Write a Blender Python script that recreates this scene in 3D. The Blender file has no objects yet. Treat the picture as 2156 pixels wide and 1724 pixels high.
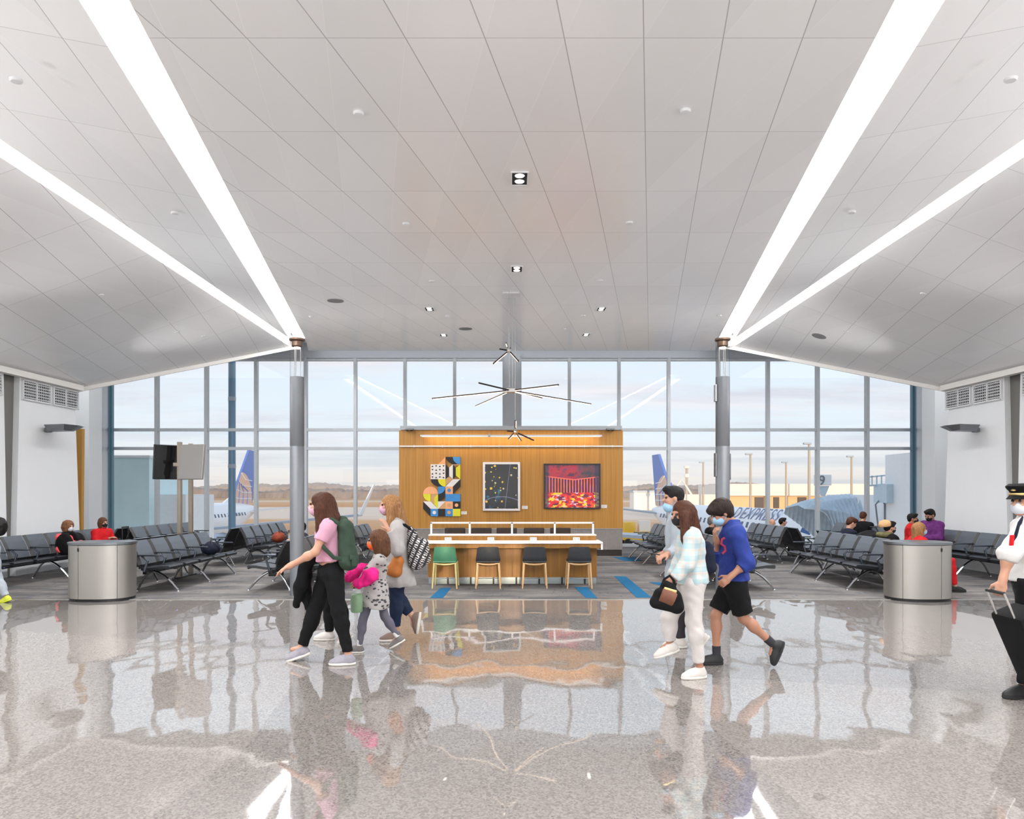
import bpy, bmesh, math, random
import numpy as np
from mathutils import Vector, Matrix, Euler
random.seed(7)
C = bpy.context.scene.collection
SC = bpy.context.scene
# camera model of the place: focal length in pixels, principal point, eye height
F, CX, CY, EH = 1440.0, 1078.0, 1035.0, 1.70
PI = math.pi

def at(px, py, y):
    return Vector(((px - CX) * y / F, y, EH - (py - CY) * y / F))
def gy(py, z=0.0):
    return F * (EH - z) / (py - CY)
def gpt(px, py):
    y = gy(py)
    return Vector(((px - CX) * y / F, y, 0.0))

# ------------------------------------------------------------------ materials
def _set(b, names, v):
    for n in names:
        if n in b.inputs:
            b.inputs[n].default_value = v
            return
MATS = {}
def mat(name, col, rough=0.5, metal=0.0, spec=0.5, ior=None, var=0.0, vscale=8.0, bump=0.0, bscale=60.0,
        emit=None, estr=0.0, coat=0.0, alpha=None, stretch=None):
    m = bpy.data.materials.new(name); m.use_nodes = True
    nt = m.node_tree; b = nt.nodes['Principled BSDF']
    c4 = (col[0], col[1], col[2], 1)
    b.inputs['Base Color'].default_value = c4
    b.inputs['Roughness'].default_value = rough
    b.inputs['Metallic'].default_value = metal
    _set(b, ['Specular IOR Level', 'Specular'], spec)
    if ior: b.inputs['IOR'].default_value = ior
    if coat: _set(b, ['Coat Weight', 'Clearcoat'], coat)
    if emit is not None:
        _set(b, ['Emission Color', 'Emission'], (emit[0], emit[1], emit[2], 1))
        b.inputs['Emission Strength'].default_value = estr
    if var > 0 or bump > 0:
        tc = nt.nodes.new('ShaderNodeTexCoord')
        vec = tc.outputs['Object']
        if stretch:
            mp = nt.nodes.new('ShaderNodeMapping'); mp.inputs['Scale'].default_value = stretch
            nt.links.new(vec, mp.inputs['Vector']); vec = mp.outputs['Vector']
    if var > 0:
        n = nt.nodes.new('ShaderNodeTexNoise'); n.inputs['Scale'].default_value = vscale; n.inputs['Detail'].default_value = 4
        nt.links.new(vec, n.inputs['Vector'])
        r = nt.nodes.new('ShaderNodeValToRGB')
        r.color_ramp.elements[0].position = .3; r.color_ramp.elements[1].position = .7
        r.color_ramp.elements[0].color = tuple(x * (1 - var) for x in col) + (1,)
        r.color_ramp.elements[1].color = tuple(min(1, x * (1 + var)) for x in col) + (1,)
        nt.links.new(n.outputs['Fac'], r.inputs['Fac']); nt.links.new(r.outputs['Color'], b.inputs['Base Color'])
    if bump > 0:
        n2 = nt.nodes.new('ShaderNodeTexNoise'); n2.inputs['Scale'].default_value = bscale; n2.inputs['Detail'].default_value = 3
        nt.links.new(vec, n2.inputs['Vector'])
        bp = nt.nodes.new('ShaderNodeBump'); bp.inputs['Strength'].default_value = bump; bp.inputs['Distance'].default_value = .01
        nt.links.new(n2.outputs['Fac'], bp.inputs['Height']); nt.links.new(bp.outputs['Normal'], b.inputs['Normal'])
    MATS[name] = m
    return m

class NG:
    """small node-graph writer"""
    def __init__(s, m):
        s.m = m; s.nt = m.node_tree; s.b = s.nt.nodes.get('Principled BSDF')
    def n(s, t, **kw):
        x = s.nt.nodes.new(t)
        for k, v in kw.items(): setattr(x, k, v)
        return x
    def l(s, a, b): s.nt.links.new(a, b)
    def val(s, inp, v):
        if hasattr(v, 'is_linked') or isinstance(v, bpy.types.NodeSocket): s.l(v, inp)
        else: inp.default_value = v
    def math(s, op, a, b=None, c=None):
        x = s.n('ShaderNodeMath', operation=op)
        s.val(x.inputs[0], a)
        if b is not None: s.val(x.inputs[1], b)
        if c is not None: s.val(x.inputs[2], c)
        return x.outputs[0]
    def mix(s, f, a, b):
        x = s.n('ShaderNodeMix', data_type='RGBA')
        s.val(x.inputs[0], f); s.val(x.inputs[6], a); s.val(x.inputs[7], b)
        return x.outputs[2]
    def noise(s, vec, scale, detail=3, rough=.5):
        x = s.n('ShaderNodeTexNoise'); x.inputs['Scale'].default_value = scale; x.inputs['Detail'].default_value = detail
        x.inputs['Roughness'].default_value = rough
        if vec is not None: s.l(vec, x.inputs['Vector'])
        return x.outputs['Fac']
    def ramp(s, f, stops, interp='LINEAR'):
        x = s.n('ShaderNodeValToRGB'); cr = x.color_ramp; cr.interpolation = interp
        while len(cr.elements) < len(stops): cr.elements.new(.5)
        for e, (p, c) in zip(cr.elements, stops):
            e.position = p; e.color = (c[0], c[1], c[2], 1)
        s.l(f, x.inputs[0]); return x.outputs['Color']
    def bump(s, h, strength, dist=.01):
        x = s.n('ShaderNodeBump'); x.inputs['Strength'].default_value = strength; x.inputs['Distance'].default_value = dist
        s.l(h, x.inputs['Height']); s.l(x.outputs['Normal'], s.b.inputs['Normal'])
    def mapping(s, vec, scale=(1, 1, 1), rot=(0, 0, 0), loc=(0, 0, 0)):
        x = s.n('ShaderNodeMapping'); x.inputs['Scale'].default_value = scale
        x.inputs['Rotation'].default_value = rot; x.inputs['Location'].default_value = loc
        s.l(vec, x.inputs['Vector']); return x.outputs['Vector']

def srgb(r, g, b):
    f = lambda c: c / 12.92 if c <= .04045 else ((c + .055) / 1.055) ** 2.4
    return (f(r / 255), f(g / 255), f(b / 255))

# ------------------------------------------------------------------ mesh builder
class MB:
    def __init__(s): s.v = []; s.f = []; s.mi = []; s.cur = 0
    def slot(s, i): s.cur = i; return s
    def add(s, vs, fs):
        o = len(s.v); s.v += [tuple(v) for v in vs]
        for f in fs: s.f.append([i + o for i in f]); s.mi.append(s.cur)
        return s
    def box(s, c, d, M=None):
        x, y, z = d[0] / 2, d[1] / 2, d[2] / 2
        vs = [Vector((sx * x, sy * y, sz * z)) for sx in (-1, 1) for sy in (-1, 1) for sz in (-1, 1)]
        if M is not None: vs = [M @ v for v in vs]
        vs = [v + Vector(c) for v in vs]
        return s.add(vs, [(0, 1, 3, 2), (4, 6, 7, 5), (0, 4, 5, 1), (2, 3, 7, 6), (0, 2, 6, 4), (1, 5, 7, 3)])
    def bx(s, x0, x1, y0, y1, z0, z1):
        return s.box(((x0 + x1) / 2, (y0 + y1) / 2, (z0 + z1) / 2), (abs(x1 - x0), abs(y1 - y0), abs(z1 - z0)))
    def rbox(s, c, d, r=.01, M=None, seg=2):
        """box with rounded edges"""
        bm = bmesh.new(); bmesh.ops.create_cube(bm, size=1)
        bmesh.ops.scale(bm, vec=d, verts=bm.verts)
        r = min(r, min(d) * .49)
        bmesh.ops.bevel(bm, geom=list(bm.edges), offset=r, segments=seg, profile=.5, affect='EDGES')
        bm.verts.index_update()
        vs = [v.co.copy() for v in bm.verts]
        if M is not None: vs = [M @ v for v in vs]
        vs = [v + Vector(c) for v in vs]
        fs = [[v.index for v in f.verts] for f in bm.faces]; bm.free()
        return s.add(vs, fs)
    def quad(s, a, b, c, d): return s.add([a, b, c, d], [(0, 1, 2, 3)])
    def tube(s, pts, r, n=10, cap=True, flat=1.0, up=None):
        """swept tube along pts; r number or list; flat scales the second axis"""
        pts = [Vector(p) for p in pts]; m = len(pts)
        rs = r if isinstance(r, (list, tuple)) else [r] * m
        vs = []; fs = []
        prev = None
        for i, p in enumerate(pts):
            t = (pts[min(i + 1, m - 1)] - pts[max(i - 1, 0)]).normalized()
            ref = Vector(up) if up is not None else (prev if prev is not None else (Vector((0, 0, 1)) if abs(t.z) < .9 else Vector((1, 0, 0))))
            a = (ref - t * ref.dot(t))
            if a.length < 1e-5: a = t.orthogonal()
            a.normalize(); b = t.cross(a); prev = a
            for k in range(n):
                an = 2 * PI * k / n
                vs.append(p + a * (math.cos(an) * rs[i]) + b * (math.sin(an) * rs[i] * flat))
        for i in range(m - 1):
            for k in range(n):
                fs.append((i * n + k, i * n + (k + 1) % n, (i + 1) * n + (k + 1) % n, (i + 1) * n + k))
        if cap:
            fs.append(tuple(reversed(range(n)))); fs.append(tuple((m - 1) * n + k for k in range(n)))
        return s.add(vs, fs)
    def cyl(s, a, b, r0, r1=None, n=16): return s.tube([a, b], [r0, r0 if r1 is None else r1], n)
    def lathe(s, prof, n=32, c=(0, 0, 0), sy=1.0):
        vs = []; fs = []
        for (r, z) in prof:
            for k in range(n):
                an = 2 * PI * k / n
                vs.append((c[0] + r * math.cos(an), c[1] + r * math.sin(an) * sy, c[2] + z))
        for i in range(len(prof) - 1):
            for k in range(n):
                fs.append((i * n + k, i * n + (k + 1) % n, (i + 1) * n + (k + 1) % n, (i + 1) * n + k))
        if prof[0][0] > 1e-6: fs.append(tuple(reversed(range(n))))
        if prof[-1][0] > 1e-6: fs.append(tuple((len(prof) - 1) * n + k for k in range(n)))
        return s.add(vs, fs)
    def prism(s, poly, ax, h0, h1):
        """extrude 2D polygon; ax 'x','y','z' = extrusion axis; poly gives the two other coordinates in order"""
        def mk(p, h):
            return {'x': (h, p[0], p[1]), 'y': (p[0], h, p[1]), 'z': (p[0], p[1], h)}[ax]
        n = len(poly)
        vs = [mk(p, h0) for p in poly] + [mk(p, h1) for p in poly]
        fs = [tuple(range(n)), tuple(reversed(range(n, 2 * n)))] + [(i, i + n, (i + 1) % n + n, (i + 1) % n) for i in range(n)]
        return s.add(vs, fs)
    def build(s, name, mats, parent=None, smooth=False, loc=None):
        me = bpy.data.meshes.new(name); me.from_pydata(s.v, [], s.f); 
        if not isinstance(mats, (list, tuple)): mats = [mats]
        for m in mats: me.materials.append(m)
        me.polygons.foreach_set('material_index', s.mi)
        me.update()
        bm = bmesh.new(); bm.from_mesh(me); bmesh.ops.recalc_face_normals(bm, faces=bm.faces); bm.to_mesh(me); bm.free()
        if smooth:
            for p in me.polygons: p.use_smooth = True
            try: me.set_sharp_from_angle(angle=math.radians(40))
            except Exception: pass
        o = bpy.data.objects.new(name, me); C.objects.link(o)
        if parent is not None: o.parent = parent
        if loc is not None: o.location = loc
        return o

def thing(name, label, cat, loc=(0, 0, 0), rz=0.0, group=None, kind=None):
    o = bpy.data.objects.new(name, None); C.objects.link(o); o.empty_display_size = .1
    o.location = loc; o.rotation_euler = (0, 0, rz)
    return tag(o, label, cat, group, kind)
def tag(o, label=None, cat=None, group=None, kind=None):
    if label: o['label'] = label
    if cat: o['category'] = cat
    if group: o['group'] = group
    if kind: o['kind'] = kind
    return o
def struct(o, label=None):
    o['kind'] = 'structure'
    if label: o['label'] = label; o['category'] = label.split('|')[0] if '|' in label else 'building part'
    return o
KIDS = {}
def copy_tree(o, parent=None):
    c = o.copy(); C.objects.link(c)
    if parent is not None: c.parent = parent; c.matrix_parent_inverse = o.matrix_parent_inverse.copy()
    for ch in list(o.children): copy_tree(ch, c)
    return c
def dup(root, loc, rz=None, label=None, group=None):
    r = copy_tree(root); r.location = loc
    if rz is not None: r.rotation_euler = (0, 0, rz)
    if label: r['label'] = label
    if group: r['group'] = group
    return r

# ------------------------------------------------------------------ implicit surfaces (smooth union of primitives, surface nets)
class SDF:
    def __init__(s, vox=.01): s.vox = vox; s.p = []
    def cap(s, a, b, r0, r1=None, k=.02, flat_b=False, flat_a=False, op=1):
        a = np.array(a, float); b = np.array(b, float); r1 = r0 if r1 is None else r1
        s.p.append(('c', a, b, r0, r1, k, flat_a, flat_b, op)); return s
    def ell(s, c, r, R=None, k=.02, op=1):
        """ellipsoid; R columns = its axes"""
        R = np.eye(3) if R is None else np.array(R, float)
        s.p.append(('e', np.array(c, float), np.array(r, float), R, k, op)); return s
    def cut(s, p, n):
        s.p.append(('h', np.array(p, float), np.array(n, float) / np.linalg.norm(n))); return s
    def bounds(s):
        lo = np.full(3, 1e9); hi = np.full(3, -1e9)
        for q in s.p:
            if q[0] == 'c' and q[8] > 0:
                r = max(q[3], q[4]) + q[5] * .5
                lo = np.minimum(lo, np.minimum(q[1], q[2]) - r); hi = np.maximum(hi, np.maximum(q[1], q[2]) + r)
            elif q[0] == 'e' and q[5] > 0:
                ext = np.abs(q[3]) @ q[2] + q[4] * .5
                lo = np.minimum(lo, q[1] - ext); hi = np.maximum(hi, q[1] + ext)
        return lo - 3 * s.vox, hi + 3 * s.vox
    def mesh(s, noise=None):
        lo, hi = s.bounds(); v = s.vox
        n = np.ceil((hi - lo) / v).astype(int) + 1
        D = np.full(n, 1.0, np.float32)
        ax = [lo[i] + np.arange(n[i]) * v for i in range(3)]
        for q in s.p:
            if q[0] == 'h':
                X = (ax[0] - q[1][0])[:, None, None] * q[2][0] + (ax[1] - q[1][1])[None, :, None] * q[2][1] + (ax[2] - q[1][2])[None, None, :] * q[2][2]
                D = np.maximum(D, X.astype(np.float32)); continue
            if q[0] == 'c':
                r = max(q[3], q[4]); k = q[5]; l = np.minimum(q[1], q[2]) - r; h = np.maximum(q[1], q[2]) + r; op = q[8]
            else:
                k = q[4]; ext = np.abs(q[3]) @ q[2]; l = q[1] - ext; h = q[1] + ext; op = q[5]
            mg = max(k * 1.5, 2.5 * v) + .03
            i0 = np.maximum(((l - mg - lo) / v).astype(int), 0); i1 = np.minimum(((h + mg - lo) / v).astype(int) + 2, n)
            if np.any(i1 <= i0): continue
            sl = tuple(slice(i0[i], i1[i]) for i in range(3))
            X = ax[0][sl[0]][:, None, None]; Y = ax[1][sl[1]][None, :, None]; Z = ax[2][sl[2]][None, None, :]
            if q[0] == 'c':
                a, b, r0, r1 = q[1], q[2], q[3], q[4]
                ba = b - a; L2 = max(float(ba @ ba), 1e-9)
                t = ((X - a[0]) * ba[0] + (Y - a[1]) * ba[1] + (Z - a[2]) * ba[2]) / L2
                tc = np.clip(t, 0, 1)
                d = np.sqrt((X - a[0] - tc * ba[0]) ** 2 + (Y - a[1] - tc * ba[1]) ** 2 + (Z - a[2] - tc * ba[2]) ** 2) - (r0 + (r1 - r0) * tc)
                L = math.sqrt(L2)
                if q[7]: d = np.maximum(d, (t - 1) * L)
                if q[6]: d = np.maximum(d, -t * L)
            else:
                R = q[3]; rr = q[2]
                u = [((X - q[1][0]) * R[0, j] + (Y - q[1][1]) * R[1, j] + (Z - q[1][2]) * R[2, j]) for j in range(3)]
                k0 = np.sqrt((u[0] / rr[0]) ** 2 + (u[1] / rr[1]) ** 2 + (u[2] / rr[2]) ** 2)
                k1 = np.sqrt((u[0] / rr[0] ** 2) ** 2 + (u[1] / rr[1] ** 2) ** 2 + (u[2] / rr[2] ** 2) ** 2) + 1e-9
                d = k0 * (k0 - 1) / k1
            d = d.astype(np.float32); S = D[sl]
            if op > 0:
                if k > 1e-6:
                    hh = np.clip(.5 + .5 * (S - d) / k, 0, 1); D[sl] = S * (1 - hh) + d * hh - k * hh * (1 - hh)
                else: D[sl] = np.minimum(S, d)
            else:
                if k > 1e-6:
                    hh = np.clip(.5 - .5 * (S + d) / k, 0, 1); D[sl] = S * (1 - hh) - d * hh + k * hh * (1 - hh)
                else: D[sl] = np.maximum(S, -d)
        if noise:
            amp, fr = noise
            X = ax[0][:, None, None]; Y = ax[1][None, :, None]; Z = ax[2][None, None, :]
            D = D + amp * (np.sin(fr * (X * .9 + Z * .5) + 1.3 * np.sin(fr * .6 * (Y + Z))) * np.sin(fr * (Z * .8 - X * .35) + 1.7 * np.sin(fr * .5 * X))).astype(np.float32)
        return s.nets(D, lo, v)
    @staticmethod
    def nets(D, lo, v):
        inside = D < 0
        n = D.shape
        c = np.zeros((n[0] - 1, n[1] - 1, n[2] - 1), np.int8)
        for dx in (0, 1):
            for dy in (0, 1):
                for dz in (0, 1):
                    c += inside[dx:n[0] - 1 + dx, dy:n[1] - 1 + dy, dz:n[2] - 1 + dz]
        act = (c > 0) & (c < 8)
        idx = np.argwhere(act)
        if len(idx) == 0: return [], []
        ids = np.full(act.shape, -1, np.int64); ids[act] = np.arange(len(idx))
        acc = np.zeros((len(idx), 3)); cnt = np.zeros(len(idx))
        cor = [(0, 0, 0), (1, 0, 0), (0, 1, 0), (1, 1, 0), (0, 0, 1), (1, 0, 1), (0, 1, 1), (1, 1, 1)]
        ed = [(0, 1), (2, 3), (4, 5), (6, 7), (0, 2), (1, 3), (4, 6), (5, 7), (0, 4), (1, 5), (2, 6), (3, 7)]
        val = [D[idx[:, 0] + a, idx[:, 1] + b, idx[:, 2] + d] for a, b, d in cor]
        for i, j in ed:
            m = (val[i] < 0) != (val[j] < 0)
            t = val[i] / np.where(m, val[i] - val[j], 1)
            p = np.array(cor[i])[None, :] + t[:, None] * (np.array(cor[j]) - np.array(cor[i]))[None, :]
            acc += p * m[:, None]; cnt += m
        P = (idx + acc / cnt[:, None]) * v + lo
        faces = []
        for a in range(3):
            b, d = (a + 1) % 3, (a + 2) % 3
            s0 = [slice(None)] * 3; s1 = [slice(None)] * 3
            s0[a] = slice(0, n[a] - 1); s1[a] = slice(1, n[a])
            for ss in (s0, s1):
                ss[b] = slice(1, n[b] - 1); ss[d] = slice(1, n[d] - 1)
            A = inside[tuple(s0)]; B = inside[tuple(s1)]
            for flip, msk in ((0, A & ~B), (1, ~A & B)):
                e = np.argwhere(msk)
                if len(e) == 0: continue
                e[:, b] += 1; e[:, d] += 1
                def cell(ob, od):
                    q = e.copy(); q[:, b] += ob; q[:, d] += od
                    return ids[q[:, 0], q[:, 1], q[:, 2]]
                qd = np.stack([cell(-1, -1), cell(0, -1), cell(0, 0), cell(-1, 0)], 1)
                if flip: qd = qd[:, ::-1]
                faces.append(qd)
        return P, np.concatenate(faces)
    def obj(s, name, m, parent=None, noise=None):
        P, Fc = s.mesh(noise)
        me = bpy.data.meshes.new(name)
        me.vertices.add(len(P)); me.vertices.foreach_set('co', np.asarray(P, np.float32).ravel())
        nf = len(Fc)
        me.loops.add(nf * 4); me.loops.foreach_set('vertex_index', np.asarray(Fc, np.int32).ravel())
        me.polygons.add(nf); me.polygons.foreach_set('loop_start', np.arange(nf, dtype=np.int32) * 4)
        me.polygons.foreach_set('use_smooth', np.ones(nf, bool))
        me.materials.append(m); me.update(calc_edges=True); me.validate()
        o = bpy.data.objects.new(name, me); C.objects.link(o)
        if parent is not None:
            o.parent = parent
            o.matrix_parent_inverse = parent_inverse(parent)
        return o
def parent_inverse(p):
    return (Matrix.Translation(p.location) @ p.rotation_euler.to_matrix().to_4x4()).inverted()
def wpart(mb, name, mats, parent, smooth=False):
    """part whose mesh was written in world coordinates"""
    o = mb.build(name, mats, None, smooth); o.parent = parent; o.matrix_parent_inverse = parent_inverse(parent); return o
# =================================================================== SETTING
M = MATS
mat('white_paint', srgb(232, 233, 235), .45, var=.01, vscale=3)
mat('back_wall_paint', srgb(205, 205, 207), .5)
mat('wall_panel', srgb(236, 238, 240), .3, var=.01, vscale=2)
mat('frame_metal', srgb(190, 195, 200), .38, .1, var=.03)
mat('header_paint', srgb(178, 183, 190), .5)
mat('dark_gap', srgb(120, 118, 114), .5, .3)
mat('steel', srgb(190, 188, 184), .28, .9, var=.04, vscale=40, stretch=(30, 30, 1))
mat('chrome', srgb(215, 218, 222), .12, 1.0, bump=.01)
mat('bronze', srgb(120, 98, 82), .35, .8)
mat('dark_bronze', srgb(52, 38, 32), .4, .3, var=.1)
mat('black_plastic', srgb(14, 15, 17), .42)
mat('pole_paint', srgb(116, 119, 124), .42, .35, var=.03)
mat('fascia_white', srgb(246, 243, 238), .5)
mat('speaker_mesh', srgb(132, 132, 134), .7, bump=.3, bscale=300)
mat('grille_white', srgb(226, 227, 229), .45)
mat('vent_dark', srgb(34, 34, 38), .9)
mat('sconce_metal', srgb(130, 133, 137), .4, .4)
mat('cove_emit', (1, 1, 1), .5, emit=(1, .965, .92), estr=3.2)
mat('cove_lip', srgb(244, 241, 238), .5)
mat('lamp_emit', (1, 1, 1), .5, emit=(1, .95, .88), estr=9)
mat('lamp_emit_soft', (1, 1, 1), .5, emit=(1, .9, .78), estr=5)

def ceiling_material(name, sx, base, rough=.32):
    m = mat(name, base, rough, spec=.5, ior=1.85); g = NG(m)
    geo = g.n('ShaderNodeNewGeometry'); sep = g.n('ShaderNodeSeparateXYZ'); g.l(geo.outputs['Position'], sep.inputs[0])
    X, Y = sep.outputs[0], sep.outputs[1]
    u = g.math('DIVIDE', g.math('SUBTRACT', g.math('MULTIPLY', X, sx), g.math('MULTIPLY_ADD', Y, .2021, -.05)), .6114)
    v = g.math('DIVIDE', g.math('SUBTRACT', Y, 5.264), 1.5)
    w = g.math('ADD', u, v)
    def line(c, half):
        fr = g.math('FRACT', c); d = g.math('ABSOLUTE', g.math('SUBTRACT', fr, .5))
        return g.math('GREATER_THAN', d, .5 - half)
    lu, lv, lw = line(u, .0075), line(v, .003), line(w, .0035)
    idn = g.n('ShaderNodeTexWhiteNoise', noise_dimensions='3D')
    comb = g.n('ShaderNodeCombineXYZ')
    g.l(g.math('FLOOR', u), comb.inputs[0]); g.l(g.math('FLOOR', v), comb.inputs[1]); g.l(g.math('FLOOR', w), comb.inputs[2])
    g.l(comb.outputs[0], idn.inputs['Vector'])
    shade = g.math('MULTIPLY_ADD', idn.outputs['Value'], .05, .95)
    mul = g.n('ShaderNodeMix', data_type='RGBA', blend_type='MULTIPLY'); mul.inputs[0].default_value = 1
    mul.inputs[6].default_value = base + (1,); g.l(shade, mul.inputs[7])
    dk = tuple(c * .55 for c in base) + (1,); dk2 = tuple(c * .7 for c in base) + (1,); dk3 = tuple(min(.98, c * 1.05) for c in base) + (1,)
    c = g.mix(lw, mul.outputs[2], dk3); c = g.mix(lv, c, dk2); c = g.mix(lu, c, dk)
    g.l(c, g.b.inputs['Base Color'])
    return m
CEIL = srgb(247, 247, 248)
ceiling_material('ceiling_center_tiles', 1, CEIL, .22)
ceiling_material('ceiling_right_tiles', 1, CEIL, .26)
ceiling_material('ceiling_left_tiles', -1, CEIL, .26)

# ---- floor : polished terrazzo in large tone panels
def terrazzo(name, base, amt):
    m = mat(name, base, .03, spec=.5, ior=3.3); g = NG(m)
    geo = g.n('ShaderNodeNewGeometry'); pos = geo.outputs['Position']
    vo = g.n('ShaderNodeTexVoronoi'); vo.inputs['Scale'].default_value = 85; g.l(pos, vo.inputs['Vector'])
    vo2 = g.n('ShaderNodeTexVoronoi'); vo2.inputs['Scale'].default_value = 38; g.l(pos, vo2.inputs['Vector'])
    wn = g.n('ShaderNodeTexWhiteNoise', noise_dimensions='3D'); g.l(vo.outputs['Position'], wn.inputs['Vector'])
    wn2 = g.n('ShaderNodeTexWhiteNoise', noise_dimensions='3D'); g.l(vo2.outputs['Position'], wn2.inputs['Vector'])
    b = base
    c = g.ramp(wn.outputs['Value'], [(0, tuple(x * (1 - amt * 1.4) for x in b)), (.22, tuple(x * (1 - amt * .7) for x in b)), (.5, b),
                                     (.8, tuple(min(1, x * (1 + amt * .6)) for x in b)), (1, tuple(min(1, x * (1 + amt)) for x in b))], 'CONSTANT')
    sp = g.math('GREATER_THAN', wn2.outputs['Value'], .86)
    sm = g.math('LESS_THAN', vo2.outputs['Distance'], .3)
    c = g.mix(g.math('MULTIPLY', sp, sm), c, tuple(x * (1 - amt * 1.7) for x in b) + (1,))
    big = g.noise(pos, .35, 2)
    c2 = g.mix(g.math('MULTIPLY', big, .14), c, srgb(176, 162, 156) + (1,))
    g.l(c2, g.b.inputs['Base Color'])
    mp = g.mapping(pos, (1.1, .5, 1))
    g.bump(g.noise(mp, 1.9, 1.5, .4), .06, .14)
    return m
terrazzo('terrazzo_light', srgb(145, 139, 134), .22)
terrazzo('terrazzo_mid', srgb(133, 128, 124), .24)
terrazzo('terrazzo_dark', srgb(108, 105, 102), .28)

def build_floor():
    bm = bmesh.new()
    bmesh.ops.create_grid(bm, x_segments=1, y_segments=1, size=.5)
    for v in bm.verts: v.co = Vector((v.co.x * 32, -7 + (v.co.y + .5) * (gy(1262) + 7), 0))
    # seams as floor lines through pairs of picked points
    g = lambda px, py: gpt(px, py)
    lines = [(g(0, 1632), g(340, 1724)), (g(500, 1600), g(410, 1724)), (g(0, 1345), g(280, 1362)), (g(617, 1560), g(617, 1724)),
             (g(1430, 1470), g(1720, 1724)), (g(860, 1390), g(1360, 1418)), (g(1093, 1600), g(1093, 1724)), (g(1360, 1425), g(1900, 1465)), (g(617, 1500), g(760, 1395))]
    for a, b in lines:
        d = (b - a).normalized(); nn = Vector((-d.y, d.x, 0))
        bmesh.ops.bisect_plane(bm, geom=list(bm.verts) + list(bm.edges) + list(bm.faces), plane_co=a, plane_no=nn)
    def side(p, k):
        a, b = lines[k]; return (b - a).cross(p - a).z > 0
    for f in bm.faces:
        p = f.calc_center_median()
        s = [side(p, k) for k in range(9)]
        t = (1 if s[0] else 0) + (1 if s[1] else 0)
        k = 0
        if s[0] and not s[1] and p.y < 4.6 and p.x < 0: k = 2
        elif s[5] and s[7]: k = 1
        elif s[4] and p.x < 1.6 and p.y < 5: k = 1
        elif not s[3] and p.y < 5: k = 0
        if not s[5] and abs(p.x) < 4: k = 1
        f.material_index = k
    me = bpy.data.meshes.new('floor'); bm.to_mesh(me); bm.free()
    for n in ('terrazzo_light', 'terrazzo_mid', 'terrazzo_dark'): me.materials.append(M[n])
    o = bpy.data.objects.new('floor', me); C.objects.link(o); struct(o)
build_floor()

# ---- carpet
def carpet_material():
    m = mat('carpet', srgb(105, 103, 104), .95, spec=.1); g = NG(m)
    geo = g.n('ShaderNodeNewGeometry'); pos = geo.outputs['Position']
    n1 = g.noise(g.mapping(pos, (.9, 2.6, 1), rot=(0, 0, .5)), .9, 6, .66)
    n2 = g.noise(g.mapping(pos, (5, 30, 1), rot=(0, 0, .35)), 3, 3)
    n3 = g.noise(pos, 160, 2)
    c = g.ramp(n1, [(.3, srgb(74, 74, 78)), (.44, srgb(108, 106, 106)), (.58, srgb(136, 131, 126)), (.72, srgb(168, 165, 164))])
    c = g.mix(g.math('MULTIPLY', n2, .45), c, srgb(88, 84, 82) + (1,))
    c = g.mix(g.math('MULTIPLY', n3, .3), c, srgb(60, 62, 68) + (1,))
    # short dark-blue dashes woven in
    nd = g.noise(g.mapping(pos, (9, 1.6, 1)), 1.6, 1)
    c = g.mix(g.math('MULTIPLY', g.math('GREATER_THAN', nd, .68), .5), c, srgb(48, 74, 98) + (1,))
    g.l(c, g.b.inputs['Base Color'])
    g.bump(n3, .25, .004)
    return m
carpet_material()
mat('carpet_blue', srgb(36, 96, 134), .95, spec=.1, var=.12, vscale=60)
YC = gy(1262)
o = MB().bx(-16, 16, YC, 21.3, -.3, 0).build('floor', M['carpet']); struct(o)
# blue tiles laid in the carpet
bl = MB()
for q in ([(905, 1259), (928, 1238), (950, 1238), (932, 1259)], [(1234, 1259), (1209, 1236), (1236, 1236), (1258, 1259)],
          [(1340, 1258), (1293, 1213), (1318, 1214), (1372, 1258)], [(1418, 1240), (1366, 1226), (1400, 1226), (1440, 1240)],
          [(1315, 1181), (1290, 1173), (1340, 1173), (1352, 1181)]):
    p = [gpt(*a) for a in q]
    bl.add([v + Vector((0, 0, .004)) for v in p] + [v - Vector((0, 0, .01)) for v in p],
           [(0, 1, 2, 3), (7, 6, 5, 4), (0, 4, 5, 1), (1, 5, 6, 2), (2, 6, 7, 3), (3, 7, 4, 0)])
o = bl.build('floor', M['carpet_blue']); struct(o)
o = MB().bx(-16, 16, YC - .02, YC + .015, -.02, .006).build('trim_1', M['steel']); struct(o)

# ---- ceiling planes
ZC = lambda y: 4.95 + .04583 * y
XS = lambda y: 5.67 - (18.2 - y) * .2094      # centre line of the diagonal light slots
HW = .165; HO = .115
YB = -7.0
def slab(name, poly, m, th=.05):
    """closed slab from a 3D polygon, thickened upwards"""
    n = len(poly); P = [Vector(p) for p in poly]
    mb = MB(); mb.add(P + [p + Vector((0, 0, th)) for p in P],
                      [tuple(range(n)), tuple(reversed(range(n, 2 * n)))] + [(i, (i + 1) % n, (i + 1) % n + n, i + n) for i in range(n)])
    return struct(mb.build(name, m))
yt = 18.2
cen = [(-XS(YB) + HW, YB, ZC(YB)), (XS(YB) - HW, YB, ZC(YB)), (XS(yt) - HW, yt, ZC(yt)), (6.03, 20.26, ZC(20.26)), (-6.03, 20.26, ZC(20.26)), (-XS(yt) + HW, yt, ZC(yt))]
slab('ceiling', cen, M['ceiling_center_tiles'], .06)
X2a, X2b, Z2 = 5.68, 5.98, 5.61
yw = 17.4
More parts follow.
